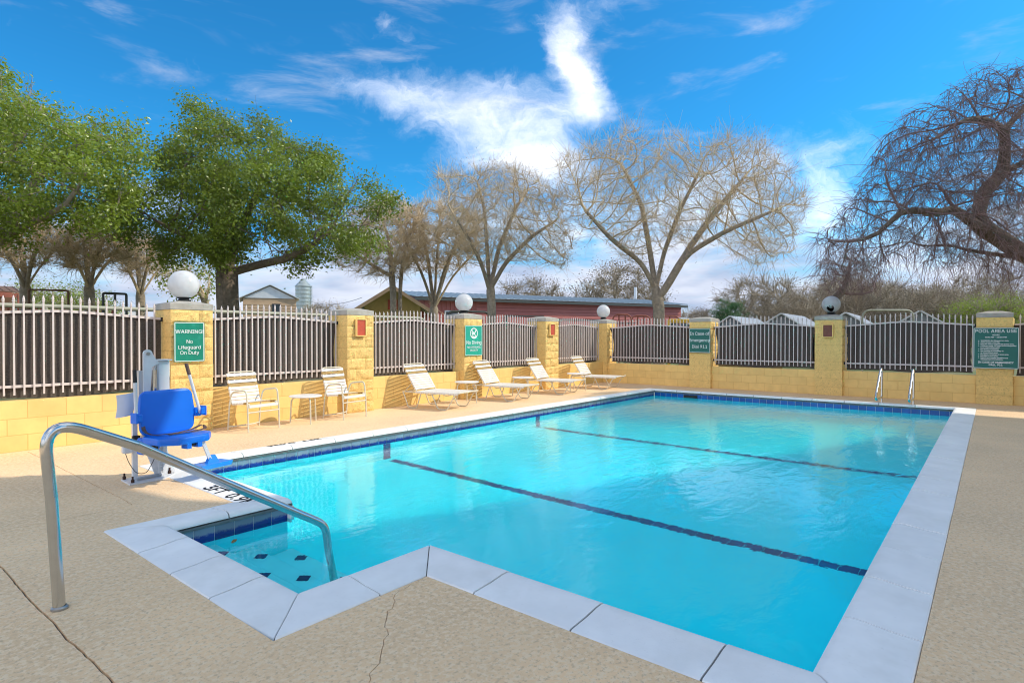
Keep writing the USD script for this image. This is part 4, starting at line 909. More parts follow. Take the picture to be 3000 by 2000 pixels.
tree("oak_tree", "tall yellow-green oak at the left edge with sky showing through", "tree", 12,
     [(-250, 260), (-60, 190), (20, 215), (130, 260), (190, 330), (260, 310), (330, 370), (420, 380), (450, 430), (380, 470), (420, 560), (330, 620), (360, 690), (260, 700), (210, 640), (120, 660), (60, 730), (-60, 700), (-260, 760), (-350, 500)],
     14.5, 2.6, [[foot(-230, 14.5)] + L3([(-225, 880), (-180, 800)], 14.5), L3([(-180, 800), (20, 690), (120, 640), (200, 600), (245, 520)], [14.5, 14.2, 14, 13.8, 13.8]), L3([(-180, 800), (-120, 600), (0, 480), (90, 380)], [14.5, 14.8, 15, 15]), L3([(20, 690), (80, 560), (200, 430), (330, 400)], [14.2, 14.6, 14.8, 14.5])],
     1050, .28, "bark_grey", "bark_grey", step=.36, infl=2.0, kill=.5, n_twig=900, tw_len=.55, leaf="leaf_oak_warm", per=200, spread=.23, lsize=.046, foliage_frac=.9, holes=.41, hfreq=.8)
# bare winter trees: outline, distance, limbs
def vase(u, v0, d, tops, r=0.0):
    b = foot(u, d); fork = at(u, v0, d); out = [[b, fork]]
    for (uu, vv, dd) in tops: m = at(u + (uu - u) * .42, v0 + (vv - v0) * .55, d + dd * .5); out.append([fork, m, at(uu, vv, d + dd)])
    return out
tree("bare_tree", "largest leafless winter tree, in front of the right end of the red barn", "tree", 21,
     [(1625, 470), (1640, 600), (1690, 690), (1760, 700), (1830, 780), (2000, 720), (2120, 730), (2210, 800), (2330, 750), (2350, 690), (2385, 580), (2330, 520), (2290, 470), (2250, 400), (2180, 405), (2130, 385), (2050, 430), (2000, 395), (1900, 400), (1840, 372), (1780, 410), (1700, 425)],
     22, 3.2, [[foot(1932, 22), at(1930, 900, 22), at(1920, 845, 22)]] + [L3(x, d) for x, d in (([(1920, 845), (1880, 770), (1790, 700), (1700, 600)], [22, 21.8, 21.3, 21]), ([(1920, 845), (1905, 740), (1880, 600), (1820, 480)], [22, 22.3, 22.8, 23]), ([(1922, 845), (1945, 740), (1990, 620), (2050, 500)], [22, 22, 21.8, 21.5]), ([(1932, 880), (1975, 800), (2020, 740), (2120, 680), (2260, 620)], [22, 21.8, 21.5, 21, 20.8]), ([(1990, 770), (2080, 640), (2180, 520)], [21.7, 22.3, 23]))],
     3600, .215, step=.30, infl=2.2, kill=.29, n_twig=8500, tw_len=.72, tw_r=.0052, up=.5, leaf="leaf_tan", per=1, spread=.12, lsize=.018, tip=.008, foliage_frac=.3)
tree("bare_tree", "mid-sized leafless tree with greenish twigs left of the corner pillar", "tree", 22,
     [(1260, 520), (1300, 620), (1290, 700), (1360, 760), (1420, 800), (1490, 780), (1560, 770), (1650, 800), (1690, 740), (1670, 640), (1650, 560), (1590, 530), (1560, 500), (1480, 480), (1440, 470), (1380, 505), (1320, 500), (1280, 495)],
     23, 2.4, [[foot(1442, 23), at(1440, 880, 23), at(1434, 850, 23)], L3([(1434, 850), (1410, 770), (1370, 690), (1310, 600)], [23, 22.6, 22.2, 22]), L3([(1434, 850), (1428, 740), (1420, 620), (1400, 530)], [23, 23.4, 23.8, 24]), L3([(1436, 850), (1480, 770), (1560, 690), (1640, 640)], [23, 22.8, 22.4, 22]), L3([(1436, 845), (1460, 730), (1510, 610), (1560, 540)], [23, 23.4, 23.6, 24])],
     2300, .17, "bark_grey", step=.30, infl=2.2, kill=.31, n_twig=6000, tw_len=.66, tw_r=.0055, up=.5, leaf="leaf_tan", per=1, spread=.14, lsize=.02, tip=.008)
tree("bare_tree", "many-stemmed leafless tree in front of the red barn's left end", "tree", 23,
     [(1150, 620), (1160, 720), (1140, 790), (1230, 800), (1330, 800), (1400, 780), (1420, 680), (1380, 600), (1300, 580), (1240, 590)],
     26, 2.4, vase(1272, 905, 26, [(1180, 700, -1), (1230, 640, 1), (1290, 640, .5), (1340, 700, -1), (1380, 640, 1), (1400, 730, 0)]),
     1100, .19, step=.36, infl=2.2, kill=.42, n_twig=4500, tw_len=.6, tw_r=.009, tip=.010)
tree("bare_tree", "pale twin-trunked leafless tree standing before the yellow house", "tree", 24,
     [(1000, 690), (960, 780), (1040, 800), (1120, 830), (1200, 810), (1260, 740), (1250, 660), (1200, 600), (1150, 570), (1080, 590), (1030, 620)],
     25, 2.0, [[foot(1153, 25), at(1152, 860, 25), at(1148, 810, 25)], L3([(1148, 812), (1080, 770), (1010, 720)], [25, 24.8, 24.5]), L3([(1148, 810), (1140, 700), (1110, 620)], [25, 25.5, 26]), [foot(1174, 25.2), at(1172, 850, 25.2), at(1180, 760, 25.2)], L3([(1180, 760), (1200, 680), (1230, 640)], [25.2, 25, 24.6])],
     1000, .17, step=.36, infl=2.2, kill=.42, n_twig=4500, tw_len=.6, tw_r=.009, tip=.010)
for (u, v0, d, poly, lab, sd, nt) in (
        (75, 850, 18, [(-120, 640), (-60, 760), (40, 790), (120, 790), (180, 740), (170, 660), (90, 610), (0, 600)], "pale sparse tree in front of the brown shed roof at far left", 31, 1600),
        (262, 850, 19, [(150, 720), (170, 790), (240, 800), (320, 790), (390, 760), (400, 690), (330, 640), (240, 630), (180, 660)], "pale forked tree rising behind the picket bay at far left", 32, 2000),
        (412, 870, 21, [(350, 730), (350, 800), (410, 815), (470, 790), (490, 720), (440, 690), (390, 690)], "thin pale tree just left of the WARNING sign pillar's globe", 33, 900)):
    tree("sparse_tree", lab, "tree", sd, poly, d, 1.6, vase(u, v0, d, [(u - 70, v0 - 130, -.8), (u - 20, v0 - 170, .6), (u + 40, v0 - 150, -.4), (u + 90, v0 - 120, .6)]), 700, .15, step=.32, infl=2.0, kill=.38, n_twig=nt * 2, tw_len=.5, tw_r=.007, leaf="leaf_tan", per=1, spread=.14, lsize=.022, tip=.010)
tree("sparse_tree", "leafy small tree between the globe lamp and the oak trunk", "tree", 34, [(470, 760), (440, 820), (500, 880), (600, 880), (640, 820), (600, 760)], 22, 1.4, vase(605, 880, 22, [(560, 800, 0), (620, 790, .4), (520, 810, -.4)]), 300, .13, step=.3, infl=2.0, kill=.42, n_twig=500, tw_len=.4, leaf="leaf_oak_warm", per=14, spread=.2, lsize=.06)
# dark drooping tree leaning in from the right
RD = 14.5
q = lambda pts, dd: L3([(2000 + x / 1.96, 150 + y / 1.96) for x, y in pts], dd)
tree("drooping_tree", "dark contorted tree with drooping twigs leaning in at the right edge", "tree", 41,
     [(3150, 150), (2960, 180), (2860, 185), (2800, 260), (2700, 290), (2600, 370), (2560, 440), (2520, 520), (2470, 600), (2420, 650), (2380, 700), (2390, 760), (2470, 800), (2560, 790), (2650, 770), (2760, 780), (2870, 800), (3000, 830), (3150, 830)],
     RD, 2.2, [[foot(3230, RD)] + L3([(3225, 880), (3150, 800)], RD), [at(3150, 800, RD)] + q([(1960, 1170), (1800, 1060), (1650, 980), (1550, 890), (1500, 800)], [RD, RD, RD - .2, RD - .4, RD - .5]), q([(1680, 990), (1730, 800), (1850, 690), (1960, 640), (2050, 560)], [RD - .1, RD + .2, RD + .4, RD + .6, RD + .8]), q([(1850, 690), (1850, 580), (1850, 450), (1700, 380), (1580, 410)], [RD + .4, RD + .3, RD, RD - .5, RD - .9]),
                q([(1550, 930), (1380, 920), (1250, 910), (1190, 980), (1130, 1060), (950, 1100), (850, 1090)], [RD - .3, RD - .8, RD - 1, RD - 1, RD - 1, RD - .8, RD - .6]), [at(3150, 800, RD)] + q([(1960, 1190), (1830, 1170), (1620, 1140), (1500, 1100), (1400, 1130)], [RD, RD + .3, RD + .6, RD + .8, RD + 1]), q([(1850, 450), (1960, 330), (2040, 200)], [RD, RD + .2, RD + .3])],
     3000, .23, "bark_dark", "twig_dark", step=.24, infl=2.0, kill=.24, expo=2.2, n_twig=8500, tw_len=.6, tw_r=.005, up=-.25, droop=.45, trop=(0, 0, -.12), jit=.22, tip=.0065, thr=.04, rmax=.016)
tree("crooked_tree", "small dark crooked tree behind the broken globe lamp", "tree", 42, [(2380, 760), (2390, 830), (2450, 850), (2560, 860), (2600, 800), (2570, 760), (2480, 740)], 21, .9, [[foot(2415, 21)] + q([(870, 1420), (920, 1390), (950, 1290), (960, 1200)], [21, 21, 21, 21]), q([(920, 1390), (1030, 1400), (1110, 1380)], [21, 20.8, 20.6])], 300, .13, "bark_dark", "twig_dark", step=.25, infl=1.8, kill=.3, n_twig=900, tw_len=.45, tw_r=.006, up=-.1, droop=.3, trop=(0, 0, -.05), jit=.2)
# round twiggy trees behind the barn, the evergreen, and the scrub along the right
def scrub(seed, leaf, per, lsize, label, loc, s, name="scrub_tree", h=3.6, w=2.4, n=520, twn=2600, cat="tree", grp=None):
    rng = np.random.default_rng(seed); a = rng.normal(0, 1, (n, 3)); a /= np.linalg.norm(a, axis=1, keepdims=True); a *= (rng.uniform(0, 1, (n, 1)) ** .4); att = a * A([w, w, h * .42]) + A([0, 0, h * .58]); att = att[att[:, 2] > .3]
    roots = limb_roots([[A([0, 0, -.1]), A([.05, 0, .5])], [A([.05, 0, .5]), A([-.8, .3, 1.4])], [A([.05, 0, .5]), A([.7, -.4, 1.5])], [A([.05, 0, .5]), A([.1, .7, 1.6])]], .3)
    P, par = colonize(rng, att, roots, .30, 1.8, .45, 60, (0, 0, .05)); R, kids = skeleton_radii(par, .012, 2.3); R = .012 * (R / .012) ** (math.log(.12 / .012) / math.log(R[0] / .012))
    t = thing(name, label, cat, loc, rng.uniform(0, 6), grp, scale=s); k, m = chains(P, par, R, .05, (6, 4, 3)); part(t, "trunk", k, "bark_grey")
    TP, TR = twigs(rng, P, par, R, twn, .55, .011, .3); v, f = rods(TP, TR); m.add(v, f); part(t, "twigs", m, "twig_scrub")
    v, f = leaves(rng, np.vstack([P[R < .03], TP[:, -1]]), per, .16, lsize); part(t, "foliage", (v, f), leaf); return t
def gnd(u, d): p = at(u, 983.5, d); p[2] = -.06; return p
GS = "brown winter scrub beyond the livestock shelters"
sc = scrub(51, "leaf_scrub", 3, .042, "rounded brown scrub tree left of the corner pillar, over the barn roof", gnd(1560, 68), 2.0, h=4.0)
sc2 = scrub(52, "leaf_scrub", 1, .035, "bare twiggy scrub tree right of the evergreen", gnd(2290, 48), 1.45)
sc3 = scrub(53, "leaf_oak_warm", 5, .05, "greenish bush in the scrub at the right edge", gnd(2905, 40), 1.25, h=3.2)
copy_of(sc, gnd(1815, 66), 2.1, "dense rounded brown tree over the barn roof beside the largest bare tree", scale=2.35)
copy_of(sc2, gnd(1690, 70), 1.0, "faint twiggy scrub tree between the two rounded trees over the barn roof", scale=1.5)
spots = [(2010, 60, 1.35, 0, "right end of the red barn"), (2060, 52, 1.15, 1, "farthest shelter, left of the cedar"), (2235, 52, 1.75, 0, "gap right of the cedar"), (2345, 46, 1.2, 1, "left of the crooked tree"), (2440, 52, 1.75, 0, "crooked tree's trunk"), (2520, 46, 1.15, 1, "left post of the olive gate frame"), (2600, 50, 1.8, 0, "middle of the olive gate frame"), (2680, 44, 1.3, 1, "right post of the olive gate frame"), (2745, 50, 1.75, 0, "ridge of the rightmost shelter"), (2840, 44, 1.25, 1, "low roof end of the rightmost shelter"), (2945, 46, 1.65, 0, "cap of the pool rules pillar"), (3050, 42, 1.4, 1, "right picture edge, nearer row"), (2480, 66, 2.25, 1, "far row over the crooked tree"), (2720, 66, 2.0, 0, "far row over the rightmost shelter"), (2880, 64, 2.3, 0, "far row left of the rules pillar"), (2310, 66, 1.7, 0, "far row left of the broken globe"), (2610, 70, 2.2, 1, "far row over the olive gate frame")]
for i, (u, d, s, k, where) in enumerate(spots):
    copy_of((sc2, sc)[k], gnd(u, d), i * 1.37, "brown winter scrub tree in the thicket, at the " + where, "tree", GS, scale=(s * (1, .85)[k] * 1.05, s * (1, .85)[k] * 1.05, s * (1, .85)[k] * (.85 + .25 * ((i * 7) % 5) / 4)))
copy_of(sc3, gnd(2770, 55), 2.2, "green-brown bush behind the rightmost livestock shelter", scale=1.5)
copy_of(sc3, gnd(150, 34), .7, "round green bush behind the red corral at far left", scale=1.35)
copy_of(sc3, gnd(225, 38), 2.7, "smaller green bush between the two pale trees at far left", scale=1.1)
copy_of(sc2, gnd(955, 55), 2.0, "distant twiggy tree left of the yellow house", scale=1.3)
rng = np.random.default_rng(61); t = thing("evergreen_tree", "dark green cedar standing alone right of the red barn", "tree", gnd(2132, 46))
hgt = 4.3; cc = []
for k in range(46):
    z = .8 + 3.4 * rng.uniform(0, 1); L_ = 2.1 * (1 - ((z - .6) / 4.2) ** 1.5) * rng.uniform(.55, 1.1) + .2; a = rng.uniform(0, 2 * math.pi)
    for q_ in np.linspace(.25, 1, 9): cc.append((L_ * q_ * math.cos(a) + rng.normal(0, .08), L_ * q_ * math.sin(a) + rng.normal(0, .08), z + .35 * q_ * q_ + rng.normal(0, .06)))
part(t, "trunk", tube([(0, 0, -.1), (.03, 0, 2), (0, .02, hgt - .2)], [.14, .09, .02], 8), "bark_dark", smooth=True); v, f = leaves(rng, A(cc), 34, .15, .055, .4); part(t, "foliage", (v, f), "leaf_cedar")
# palmetto tufts by the oak trunk
def palmetto(loc, label, seed, s=1.0):
    rng = np.random.default_rng(seed); t = thing("palmetto_plant", label, "plant", loc); b = MB()
    for k in range(34):
        a = rng.uniform(0, 2 * math.pi); e = rng.uniform(.2, 1.3); d = A([math.cos(a) * math.cos(e), math.sin(a) * math.cos(e), math.sin(e)]); L = s * rng.uniform(.8, 1.3); tip = d * L; side = np.cross(d, [0, 0, 1]); side /= np.linalg.norm(side) + 1e-9; up_ = np.cross(side, d)
        for j in range(9):
            w = (j - 4) * .2; dd = d * math.cos(w) + side * math.sin(w); ln = .55 * s * (1 - .05 * abs(j - 4)); p0, p1 = tip, tip + dd * ln + A([0, 0, -.08]); m = (p0 + p1) / 2; wd = np.cross(dd, up_) * .02 * s
            b.add([p0, m + wd, p1, m - wd], [(0, 1, 2), (0, 2, 3)])
    part(t, "fronds", b, "leaf_oak_warm")
    st = MB(); st.tube([(0, 0, -.1), (0, 0, .5 * s)], [.14 * s, .12 * s], 8); part(t, "trunk", st, "bark_dark"); return t
palmetto(gnd(590, 19) + A([0, 0, .9]), "fan palmetto left of the oak trunk", 3); palmetto(gnd(735, 20) + A([0, 0, .9]), "fan palmetto right of the oak trunk", 4); palmetto(gnd(520, 24) + A([0, 0, .9]), "fan palmetto behind the nearest globe lamp", 5)

# ------------------------------------------------------------------ farm buildings and pens beyond the fence
pm("siding_red", (.42, .125, .105), .6, var=.10, scale=1.5, extra=stain(3, (.30, .09, .08), .5, .7, .5))
pm("roof_blue", (.30, .35, .38), .35, .3, var=.10, scale=2)
pm("roof_teal", (.22, .38, .40), .4, .2, var=.12, scale=3)
pm("board_yellow", (.62, .46, .20), .8, var=.10, scale=3)
pm("siding_tan", (.42, .29, .18), .8, var=.12, scale=2)
pm("roof_pale", (.62, .63, .64), .4, .3, var=.08, scale=2)
pm("metal_grey", (.20, .22, .24), .5, .3, var=.12, scale=2)
pm("galvanized", (.36, .40, .38), .4, .5, var=.12, scale=3)
pm("pipe_rust", (.30, .09, .055), .7, var=.25, scale=6)
pm("pipe_olive", (.36, .35, .26), .5, var=.15, scale=5)
pm("pipe_dark", (.05, .055, .05), .5, var=.2)
pm("wood_brown", (.16, .085, .05), .8, var=.2, scale=3)
pm("white_wall", (.66, .65, .66), .7, var=.05)
pm("hay_straw", (.42, .28, .11), .95, var=.25, scale=14, bump=1.0, bscale=30, bdist=.04)
pm("gate_yellow", (.66, .42, .06), .5, var=.1)
def yawed(p0, p1):
    """frame with x from p0 to p1 on the ground"""
    d = (A(p1) - A(p0))[:2]; return math.atan2(d[1], d[0]), float(np.linalg.norm(d))
def ribbed(L, W, slope_vec, n, th=.02, rib=.03):
    pass
def house(name, label, p0, p1, depth, eave, ridge, wall, roof, over=.3, gable_on_front=False, rib=.30, siding=None):
    """front wall from p0 (left) to p1 (right) seen from the pool; the building goes back by 'depth'"""
    rz, L = yawed(p0, p1); t = thing(name, label, "building", (p0[0], p0[1], -.05), rz)
    D = depth
    if not gable_on_front:
        part(t, "wall", tri_slab([(0, 0), (D, 0), (D, eave), (D / 2, ridge), (0, eave)], 0, L, axis="x"), wall)
        for s in (0, 1):
            y0, y1 = (-over, D / 2) if s == 0 else (D + over, D / 2); z0 = eave - over * (ridge - eave) / (D / 2)
            sl = roof_sheet((-over, y0, z0 + .03), (L + over, y0, z0 + .03), (L + over, y1, ridge + .03), (-over, y1, ridge + .03), rib); part(t, "roof", sl, roof)
    else:
        part(t, "wall", tri_slab([(0, 0), (L, 0), (L, eave), (L / 2, ridge), (0, eave)], 0, D, axis="y"), wall)
        for s in (0, 1):
            x0, x1 = (-over, L / 2) if s == 0 else (L + over, L / 2); z0 = eave - over * (ridge - eave) / (L / 2)
            sl = roof_sheet((x0, -over, z0 + .03), (x0, D + over, z0 + .03), (x1, D + over, ridge + .03), (x1, -over, ridge + .03), rib); part(t, "roof", sl, roof)
    return t, L
def tri_slab(poly, a, b, axis):
    g = trimesh.creation.extrude_polygon(Polygon(poly), b - a, engine="earcut"); v = g.vertices
    return (np.c_[v[:, 2] + a, v[:, 0], v[:, 1]] if axis == "x" else np.c_[v[:, 0], v[:, 2] + a, v[:, 1]]), g.faces
def roof_sheet(a, b, c, d, pitch):
    """standing-seam sheet: a-b eave, d-c ridge"""
    a, b, c, d = map(lambda q: A(q, float), (a, b, c, d)); m = MB(); n = np.cross(b - a, d - a); n /= np.linalg.norm(n); n = n if n[2] > 0 else -n
    v = [p + n * s for s in (0, .03) for p in (a, b, c, d)]; m.add(v, [(0, 2, 1), (0, 3, 2), (4, 5, 6), (4, 6, 7), (0, 1, 5), (0, 5, 4), (1, 2, 6), (1, 6, 5), (2, 3, 7), (2, 7, 6), (3, 0, 4), (3, 4, 7)])
    k = int(np.linalg.norm(b - a) / pitch)
    for i in range(k + 1): s = i / k; m.bar(a + (b - a) * s + n * .045, d + (c - d) * s + n * .045, .035, .04, n)
    return m
bl, br_ = at(1228, 983.5, 34.0), at(1994, 983.5, 43.3)
t, L = house("red_barn", "long red metal-sided barn with a blue metal roof", bl, br_, 9.0, 3.76, 4.34, "siding_red", "roof_blue", over=.35, rib=.45)
for i in range(17):                                         # lap siding courses on the right part, ribs on the left part
    b = MB(); b.box((L * .5 + 1.6 + .2, -.018, .25 + i * .205), (L - 3.2 - .4, .03, .175), rot=[[1, 0, 0], [0, 1, .09], [0, -.09, 1]]); part(t, "siding", b, "siding_red")
for i in range(13): b = MB(); b.box((.1 + i * .27, -.02, 1.85), (.07, .04, 3.6)); part(t, "rib", b, "siding_red")
for (x, w, h) in ((L * .345, 2.6, 2.75), (L * .56, 3.4, 2.55), (L * .72, 2.4, 2.4)):
    b = MB(); b.box((x, -.05, h / 2), (w, .05, h)); dr = part(t, "door", b, "siding_red"); b = MB(); b.box((x - w / 2, -.085, h / 2), (.10, .04, h)); b.box((x, -.085, h), (w + .2, .05, .07)); part(dr, "door_track", b, "pipe_dark")
b = MB(); b.box((L * .10, -.045, 2.55), (.9, .05, .9)); wn = part(t, "window", b, "white_wall"); b = MB(); b.box((L * .10, -.075, 2.55), (.74, .03, .74)); part(wn, "pane", b, "window_dark")
b = MB(); b.box((L / 2, -.36, 3.63), (L + .7, .06, .16)); part(t, "fascia", b, "pipe_dark"); b = MB(); q_ = trimesh.creation.cylinder(.12, .9, sections=10); q_.apply_translation((L - 1.6, 3.2, 4.8)); b.mesh(q_); part(t, "vent", b, "roof_pale")
yl, yr = at(1068, 983.5, 30.0), at(1232, 983.5, 30.55)
t, L = house("yellow_house", "small yellow board house with a teal metal roof left of the red barn", yl, yr, 7.0, 3.05, 3.95, "board_yellow", "roof_teal", over=.75, gable_on_front=True, rib=.4)
for i in range(int(L / .22)): b = MB(); b.box((.11 + i * .22, -.012, 1.5), (.03, .024, 3.0)); part(t, "board_batten", b, "board_yellow")
for s in (-1, 1):
    b = MB(); x0 = L / 2 + s * (L / 2 + .78); z0 = 3.05 - .78 * .9 / (L / 2); b.bar((x0, -.78, z0), (L / 2, -.78, 3.96), .05, .17); part(t, "barge_board", b, "siding_tan")
b = MB(); b.box((L * .5, -.03, 3.1), (.5, .05, .5)); part(t, "gable_vent", b, "lens_red")
for k in range(3): b = MB(); b.box((-.02, 1.0 + k * 1.7, 2.2), (.05, .8, 1.0)); wn = part(t, "window", b, "white_wall"); b = MB(); b.box((-.055, 1.0 + k * 1.7, 2.2), (.03, .64, .84)); part(wn, "pane", b, "window_dark")
for k in range(4): b = MB(); b.bar((-.7, .2 + k * 1.7, 0), (-.7, .2 + k * 1.7, 2.75), .1); part(t, "porch_post", b, "siding_tan")
sl_, sr_ = at(712, 983.5, 45.0), at(868, 983.5, 46.6)
t, L = house("tan_shed", "tan lap-sided shed with a pale metal roof and dark doorway", sl_, sr_, 6.0, 4.45, 5.40, "siding_tan", "roof_pale", over=.25, gable_on_front=True, rib=.4)
for i in range(18):
    b = MB(); b.box((L / 2, -.02, .15 + i * .225), (L, .03, .20), rot=[[1, 0, 0], [0, 1, .09], [0, -.09, 1]]); part(t, "siding", b, "siding_tan")
b = MB(); b.box((L * .62, -.05, 2.0), (.62, .06, 4.0)); part(t, "doorway", b, "window_dark")
b = MB(); b.box((L / 2, -.06, 4.72), (L * .98, .04, .08)); part(t, "gable_panel", tri_slab([(.05, 4.42), (L - .05, 4.42), (L / 2, 5.36)], -.06, -.02, "y"), "roof_pale")
t = thing("grain_bin", "round galvanised grain bin with a cone top and vent fan", "silo", at(889, 983.5, 68) * A([1, 1, 0]) + A([0, 0, -.05]))
zz = np.linspace(0, 7.2, 60); q_ = trimesh.creation.revolve(np.c_[.88 + .018 * np.sin(zz * 14), zz], sections=28); part(t, "bin_wall", q_, "galvanized", smooth=True)
q_ = trimesh.creation.revolve(A([(.94, 7.18), (.94, 7.24), (.28, 7.95), (.28, 8.05), (0, 8.08)]), sections=28); part(t, "cone_roof", q_, "galvanized", smooth=40)
q_ = trimesh.creation.annulus(.22, .33, .22); q_.apply_transform(trimesh.transformations.rotation_matrix(math.pi / 2, (1, 0, 0))); q_.apply_transform(trimesh.transformations.rotation_matrix(YAW - math.pi / 2 + .3, (0, 0, 1))); q_.apply_translation((.1, -.1, 8.35)); part(t, "vent_fan", q_, "roof_pale")
b = MB(); b.bar((.5, -.75, 0), (.5, -.75, 7.3), .05); b.bar((.75, -.6, 0), (.75, -.6, 7.3), .05)
for k in range(18): b.bar((.5, -.75, .3 + k * .4), (.75, -.6, .3 + k * .4), .035)
part(t, "ladder", b, "galvanized")
a_, c_ = at(902, 878, 62), at(1060, 872, 34); s_ = np.linspace(0, 1, 16); wire = a_ + (c_ - a_) * s_[:, None]; wire[:, 2] -= .5 * 4 * s_ * (1 - s_) * .9
solid("power_line", tube(wire, .014, 5), "pipe_dark", "thin power line from the grain bin to the yellow house", "wire")
# far left: brown shed roof, long white building
t = thing("open_shed", "open-sided shed with a brown roof at the left edge", "building", (0, 0, 0))
c0, c1 = at(-120, 983.5, 26), at(62, 983.5, 27.5); b = MB(); rz, L = yawed(c0, c1)
d0 = (c1 - c0) / np.linalg.norm(c1 - c0); back = A([-d0[1], d0[0], 0]); zt = lambda p, z: A([p[0], p[1], z])
part(t, "roof", roof_sheet(zt(c0, 3.55), zt(c1, 3.45), zt(c1 + back * 4, 3.95), zt(c0 + back * 4, 4.0), .3), "wood_brown")
b = MB(); b.bar(zt(c0, 3.42), zt(c1, 3.32), .06, .22); part(t, "fascia", b, "pipe_rust"); b = MB(); b.bar(zt(c0 + back * 3.8, 2.6), zt(c1 + back * 3.8, 2.6), .05, 2.2); part(t, "back_wall", b, "wood_brown")
for s in (.35, .62, .97): b = MB(); p = c0 + (c1 - c0) * s; b.bar(zt(p, -.05), zt(p, 3.4), .12); part(t, "post", b, "pipe_rust")
w0, w1 = at(300, 983.5, 46), at(425, 983.5, 48)
t, L = house("white_building", "long low white metal building behind the pale trees at left", w0, w1, 7, 3.7, 4.5, "white_wall", "roof_pale", over=.2, rib=.5)
b = MB(); b.box((L * .3, -.05, 1.2), (1.2, .06, 2.4)); part(t, "door", b, "metal_grey")
q_ = trimesh.creation.cylinder(.3, .7, sections=14); q_.apply_translation((L * .12, 2.5, 4.75)); part(t, "vent", q_, "roof_pale")
# livestock shelters along the right
def shelter(u, d, label, W=2.5, Ln=6.0, eave=1.75, peak=2.55, rz=None, first=[None]):
    loc = at(u, 983.5, d) * A([1, 1, 0]) + A([0, 0, -.05]); rz = YAW - math.pi / 2 - .62 if rz is None else rz
    if first[0] is not None: return copy_of(first[0], loc, rz, label)
    t = thing("livestock_shelter", label, "shelter", loc, rz, "grey metal livestock shelters")
    part(t, "gable_end", tri_slab([(-W / 2, .0), (W / 2, 0), (W / 2, eave), (0, peak), (-W / 2, eave)], 0, .05, "y"), "metal_grey")
    for s in (-1, 1):
        part(t, "roof", roof_sheet((s * (W / 2 + .22), -.15, eave - .14), (s * (W / 2 + .22), Ln, eave - .14), (0, Ln, peak + .02), (0, -.15, peak + .02), .4), "roof_pale")
        b = MB(); b.box((s * W / 2, Ln / 2, eave / 2), (.05, Ln, eave)); part(t, "side_wall", b, "metal_grey")
    b = MB(); b.box((.1, -.03, .9), (.7, .03, 1.7)); part(t, "opening", b, "window_dark")
    first[0] = t; return t
for (u, d, lab) in ((1992, 36, "farthest grey livestock shelter, left of the emergency sign pillar"), (2140, 33, "grey livestock shelter behind the round hay bales"), (2290, 29, "grey livestock shelter left of the broken globe lamp"), (2478, 28, "grey livestock shelter just right of the broken globe lamp"), (2695, 26, "rightmost grey livestock shelter left of the pool rules pillar")):
    shelter(u, d, lab)
for i, (u, d, z) in enumerate(((2118, 22, .7), (2150, 21.5, .7), (2205, 23, .68), (2085, 23, .7), (2240, 24, .68))):
    loc = at(u, 983.5, d) * A([1, 1, 0]) + A([0, 0, z]); t0 = MB()
    q_ = trimesh.creation.cylinder(.80 if i != 2 else .76, 1.25, sections=28); q_ = q_.subdivide(); v = q_.vertices + (fbm(q_.vertices * 5 + i, 3)[:, None] - .5) * .10; R_ = trimesh.transformations.rotation_matrix(math.pi / 2, (1, .35, 0))[:3, :3]
    labs = ["golden round hay bale just right of the emergency sign pillar", "round hay bale overlapping the first, under the shelter roof", "low round hay bale farther right in the row", "round hay bale mostly hidden behind the emergency sign pillar", "last round hay bale, at the right end of the row"]
    solid("hay_bale", (v @ R_.T + loc, q_.faces), "hay_straw", labs[i], "hay bale", smooth=50)
# pipe pens
def panel(p0, p1, zs, r, m, name, label, posts=2, corner=0.0, low=-.05):
    t = thing(name, label, "fence"); p0, p1 = A(p0), A(p1)
    for i, z in enumerate(zs):
        if i == len(zs) - 1 and corner: pts = fillet([zt(p0, low), zt(p0, z), zt(p1, z), zt(p1, low)], corner, 8); part(t, "frame_pipe", tube(pts, r, 8), m, smooth=60)
        else: part(t, "rail", tube([zt(p0, z), zt(p1, z)], r * .8, 6), m, smooth=60)
    for s in (np.linspace(0, 1, posts) if not corner else np.linspace(0, 1, posts + 2)[1:-1]): p = p0 + (p1 - p0) * s; part(t, "post", tube([zt(p, low), zt(p, zs[-1])], r, 8), m, smooth=60)
    return t
panel((-1.5, 11.4, 0), (10.35, 11.4, 0), [.55, 1.05, 1.90], .034, "pipe_olive", "pipe_fence", "long olive pipe fence close behind the sunlit picket fence", posts=5, corner=.25)
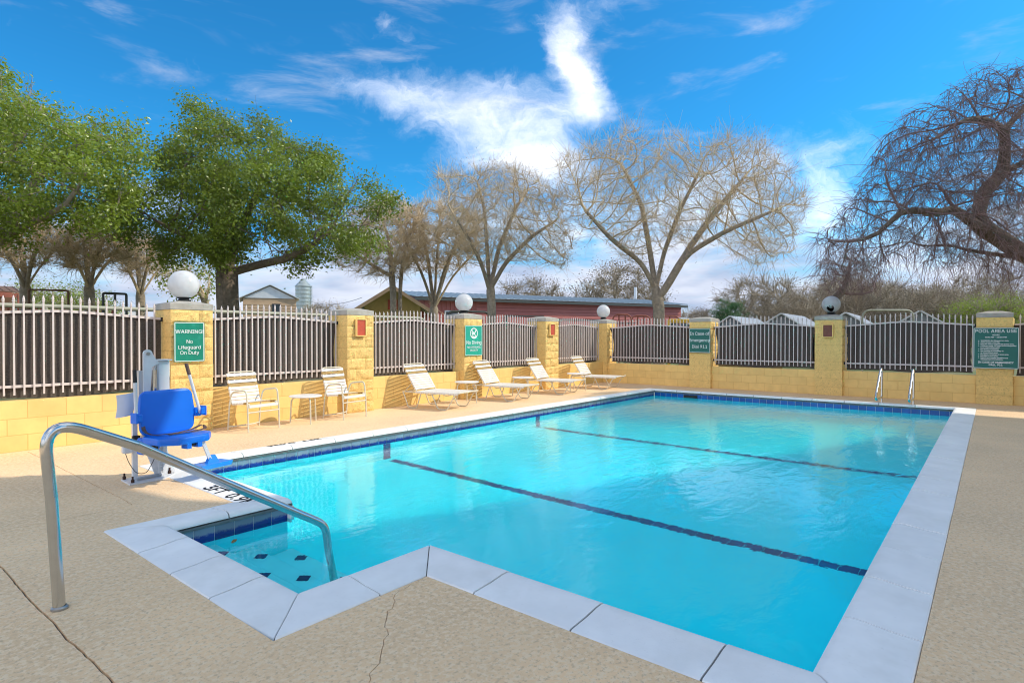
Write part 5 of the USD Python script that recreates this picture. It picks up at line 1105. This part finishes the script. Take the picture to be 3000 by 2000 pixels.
for i, (u0, u1, d, zs, lab) in enumerate(((-60, 190, 15.5, [.5, .9, 1.3, 1.65, 1.95, 2.2], "rusty red corral panel at the left edge"), (190, 330, 15.8, [.5, .9, 1.3, 1.65, 1.95, 2.2], "rusty red corral panel behind the forked pale tree"), (330, 470, 16.2, [.5, .9, 1.3, 1.65, 1.95], "rusty red corral panel left of the WARNING sign pillar"), (-80, 120, 20, [.6, 1.1, 1.6, 2.1, 2.5], "farther red corral panel in front of the open shed"), (100, 300, 21, [.6, 1.1, 1.6, 2.1, 2.45], "farther red corral panel in front of the green bush"))):
    panel(at(u0, 983.5, d), at(u1, 983.5, d + .4), zs, .028, "pipe_rust", "corral_panel", lab, posts=4)
panel(at(85, 983.5, 17), at(201, 983.5, 17.4), [2.78], .03, "wood_brown", "gate_frame", "brown overhead pipe gate frame at far left", posts=0, corner=.05)
panel(at(303, 983.5, 17), at(371, 983.5, 17.4), [2.68], .035, "pipe_dark", "gate_frame", "dark overhead pipe gate frame between the pale trees", posts=1, corner=.05)
panel(at(2526, 983.5, 21), at(2676, 983.5, 21), [1.2, 2.36], .034, "pipe_olive", "gate_frame", "olive rounded pipe gate frame in front of the right shelters", posts=0, corner=.3)
panel(at(1312, 983.5, 28), at(1432, 983.5, 29), [1.6, 2.62], .05, "pipe_dark", "gate_frame", "dark rounded pipe frame in front of the barn beside the No Diving lamp", posts=0, corner=.3)
for (u0, u1, d, lab) in ((1795, 1850, 27, "rusty bent feeder ring right of the corner globe lamp"), (1850, 1905, 28.5, "second rusty bent feeder ring before the barn"), (1905, 1990, 29, "third rusty bent feeder ring beside the largest bare tree's trunk")):
    panel(at(u0, 983.5, d), at(u1, 983.5, d), [1.2, 1.7, 2.42], .034, "pipe_rust", "feeder_ring", lab, posts=2, corner=.3)
panel(at(1960, 983.5, 21.5), at(2030, 983.5, 21.5), [1.2, 1.5, 1.95, 2.02], .06, "gate_yellow", "yellow_gate", "yellow tube gate left of the emergency sign pillar", posts=2)
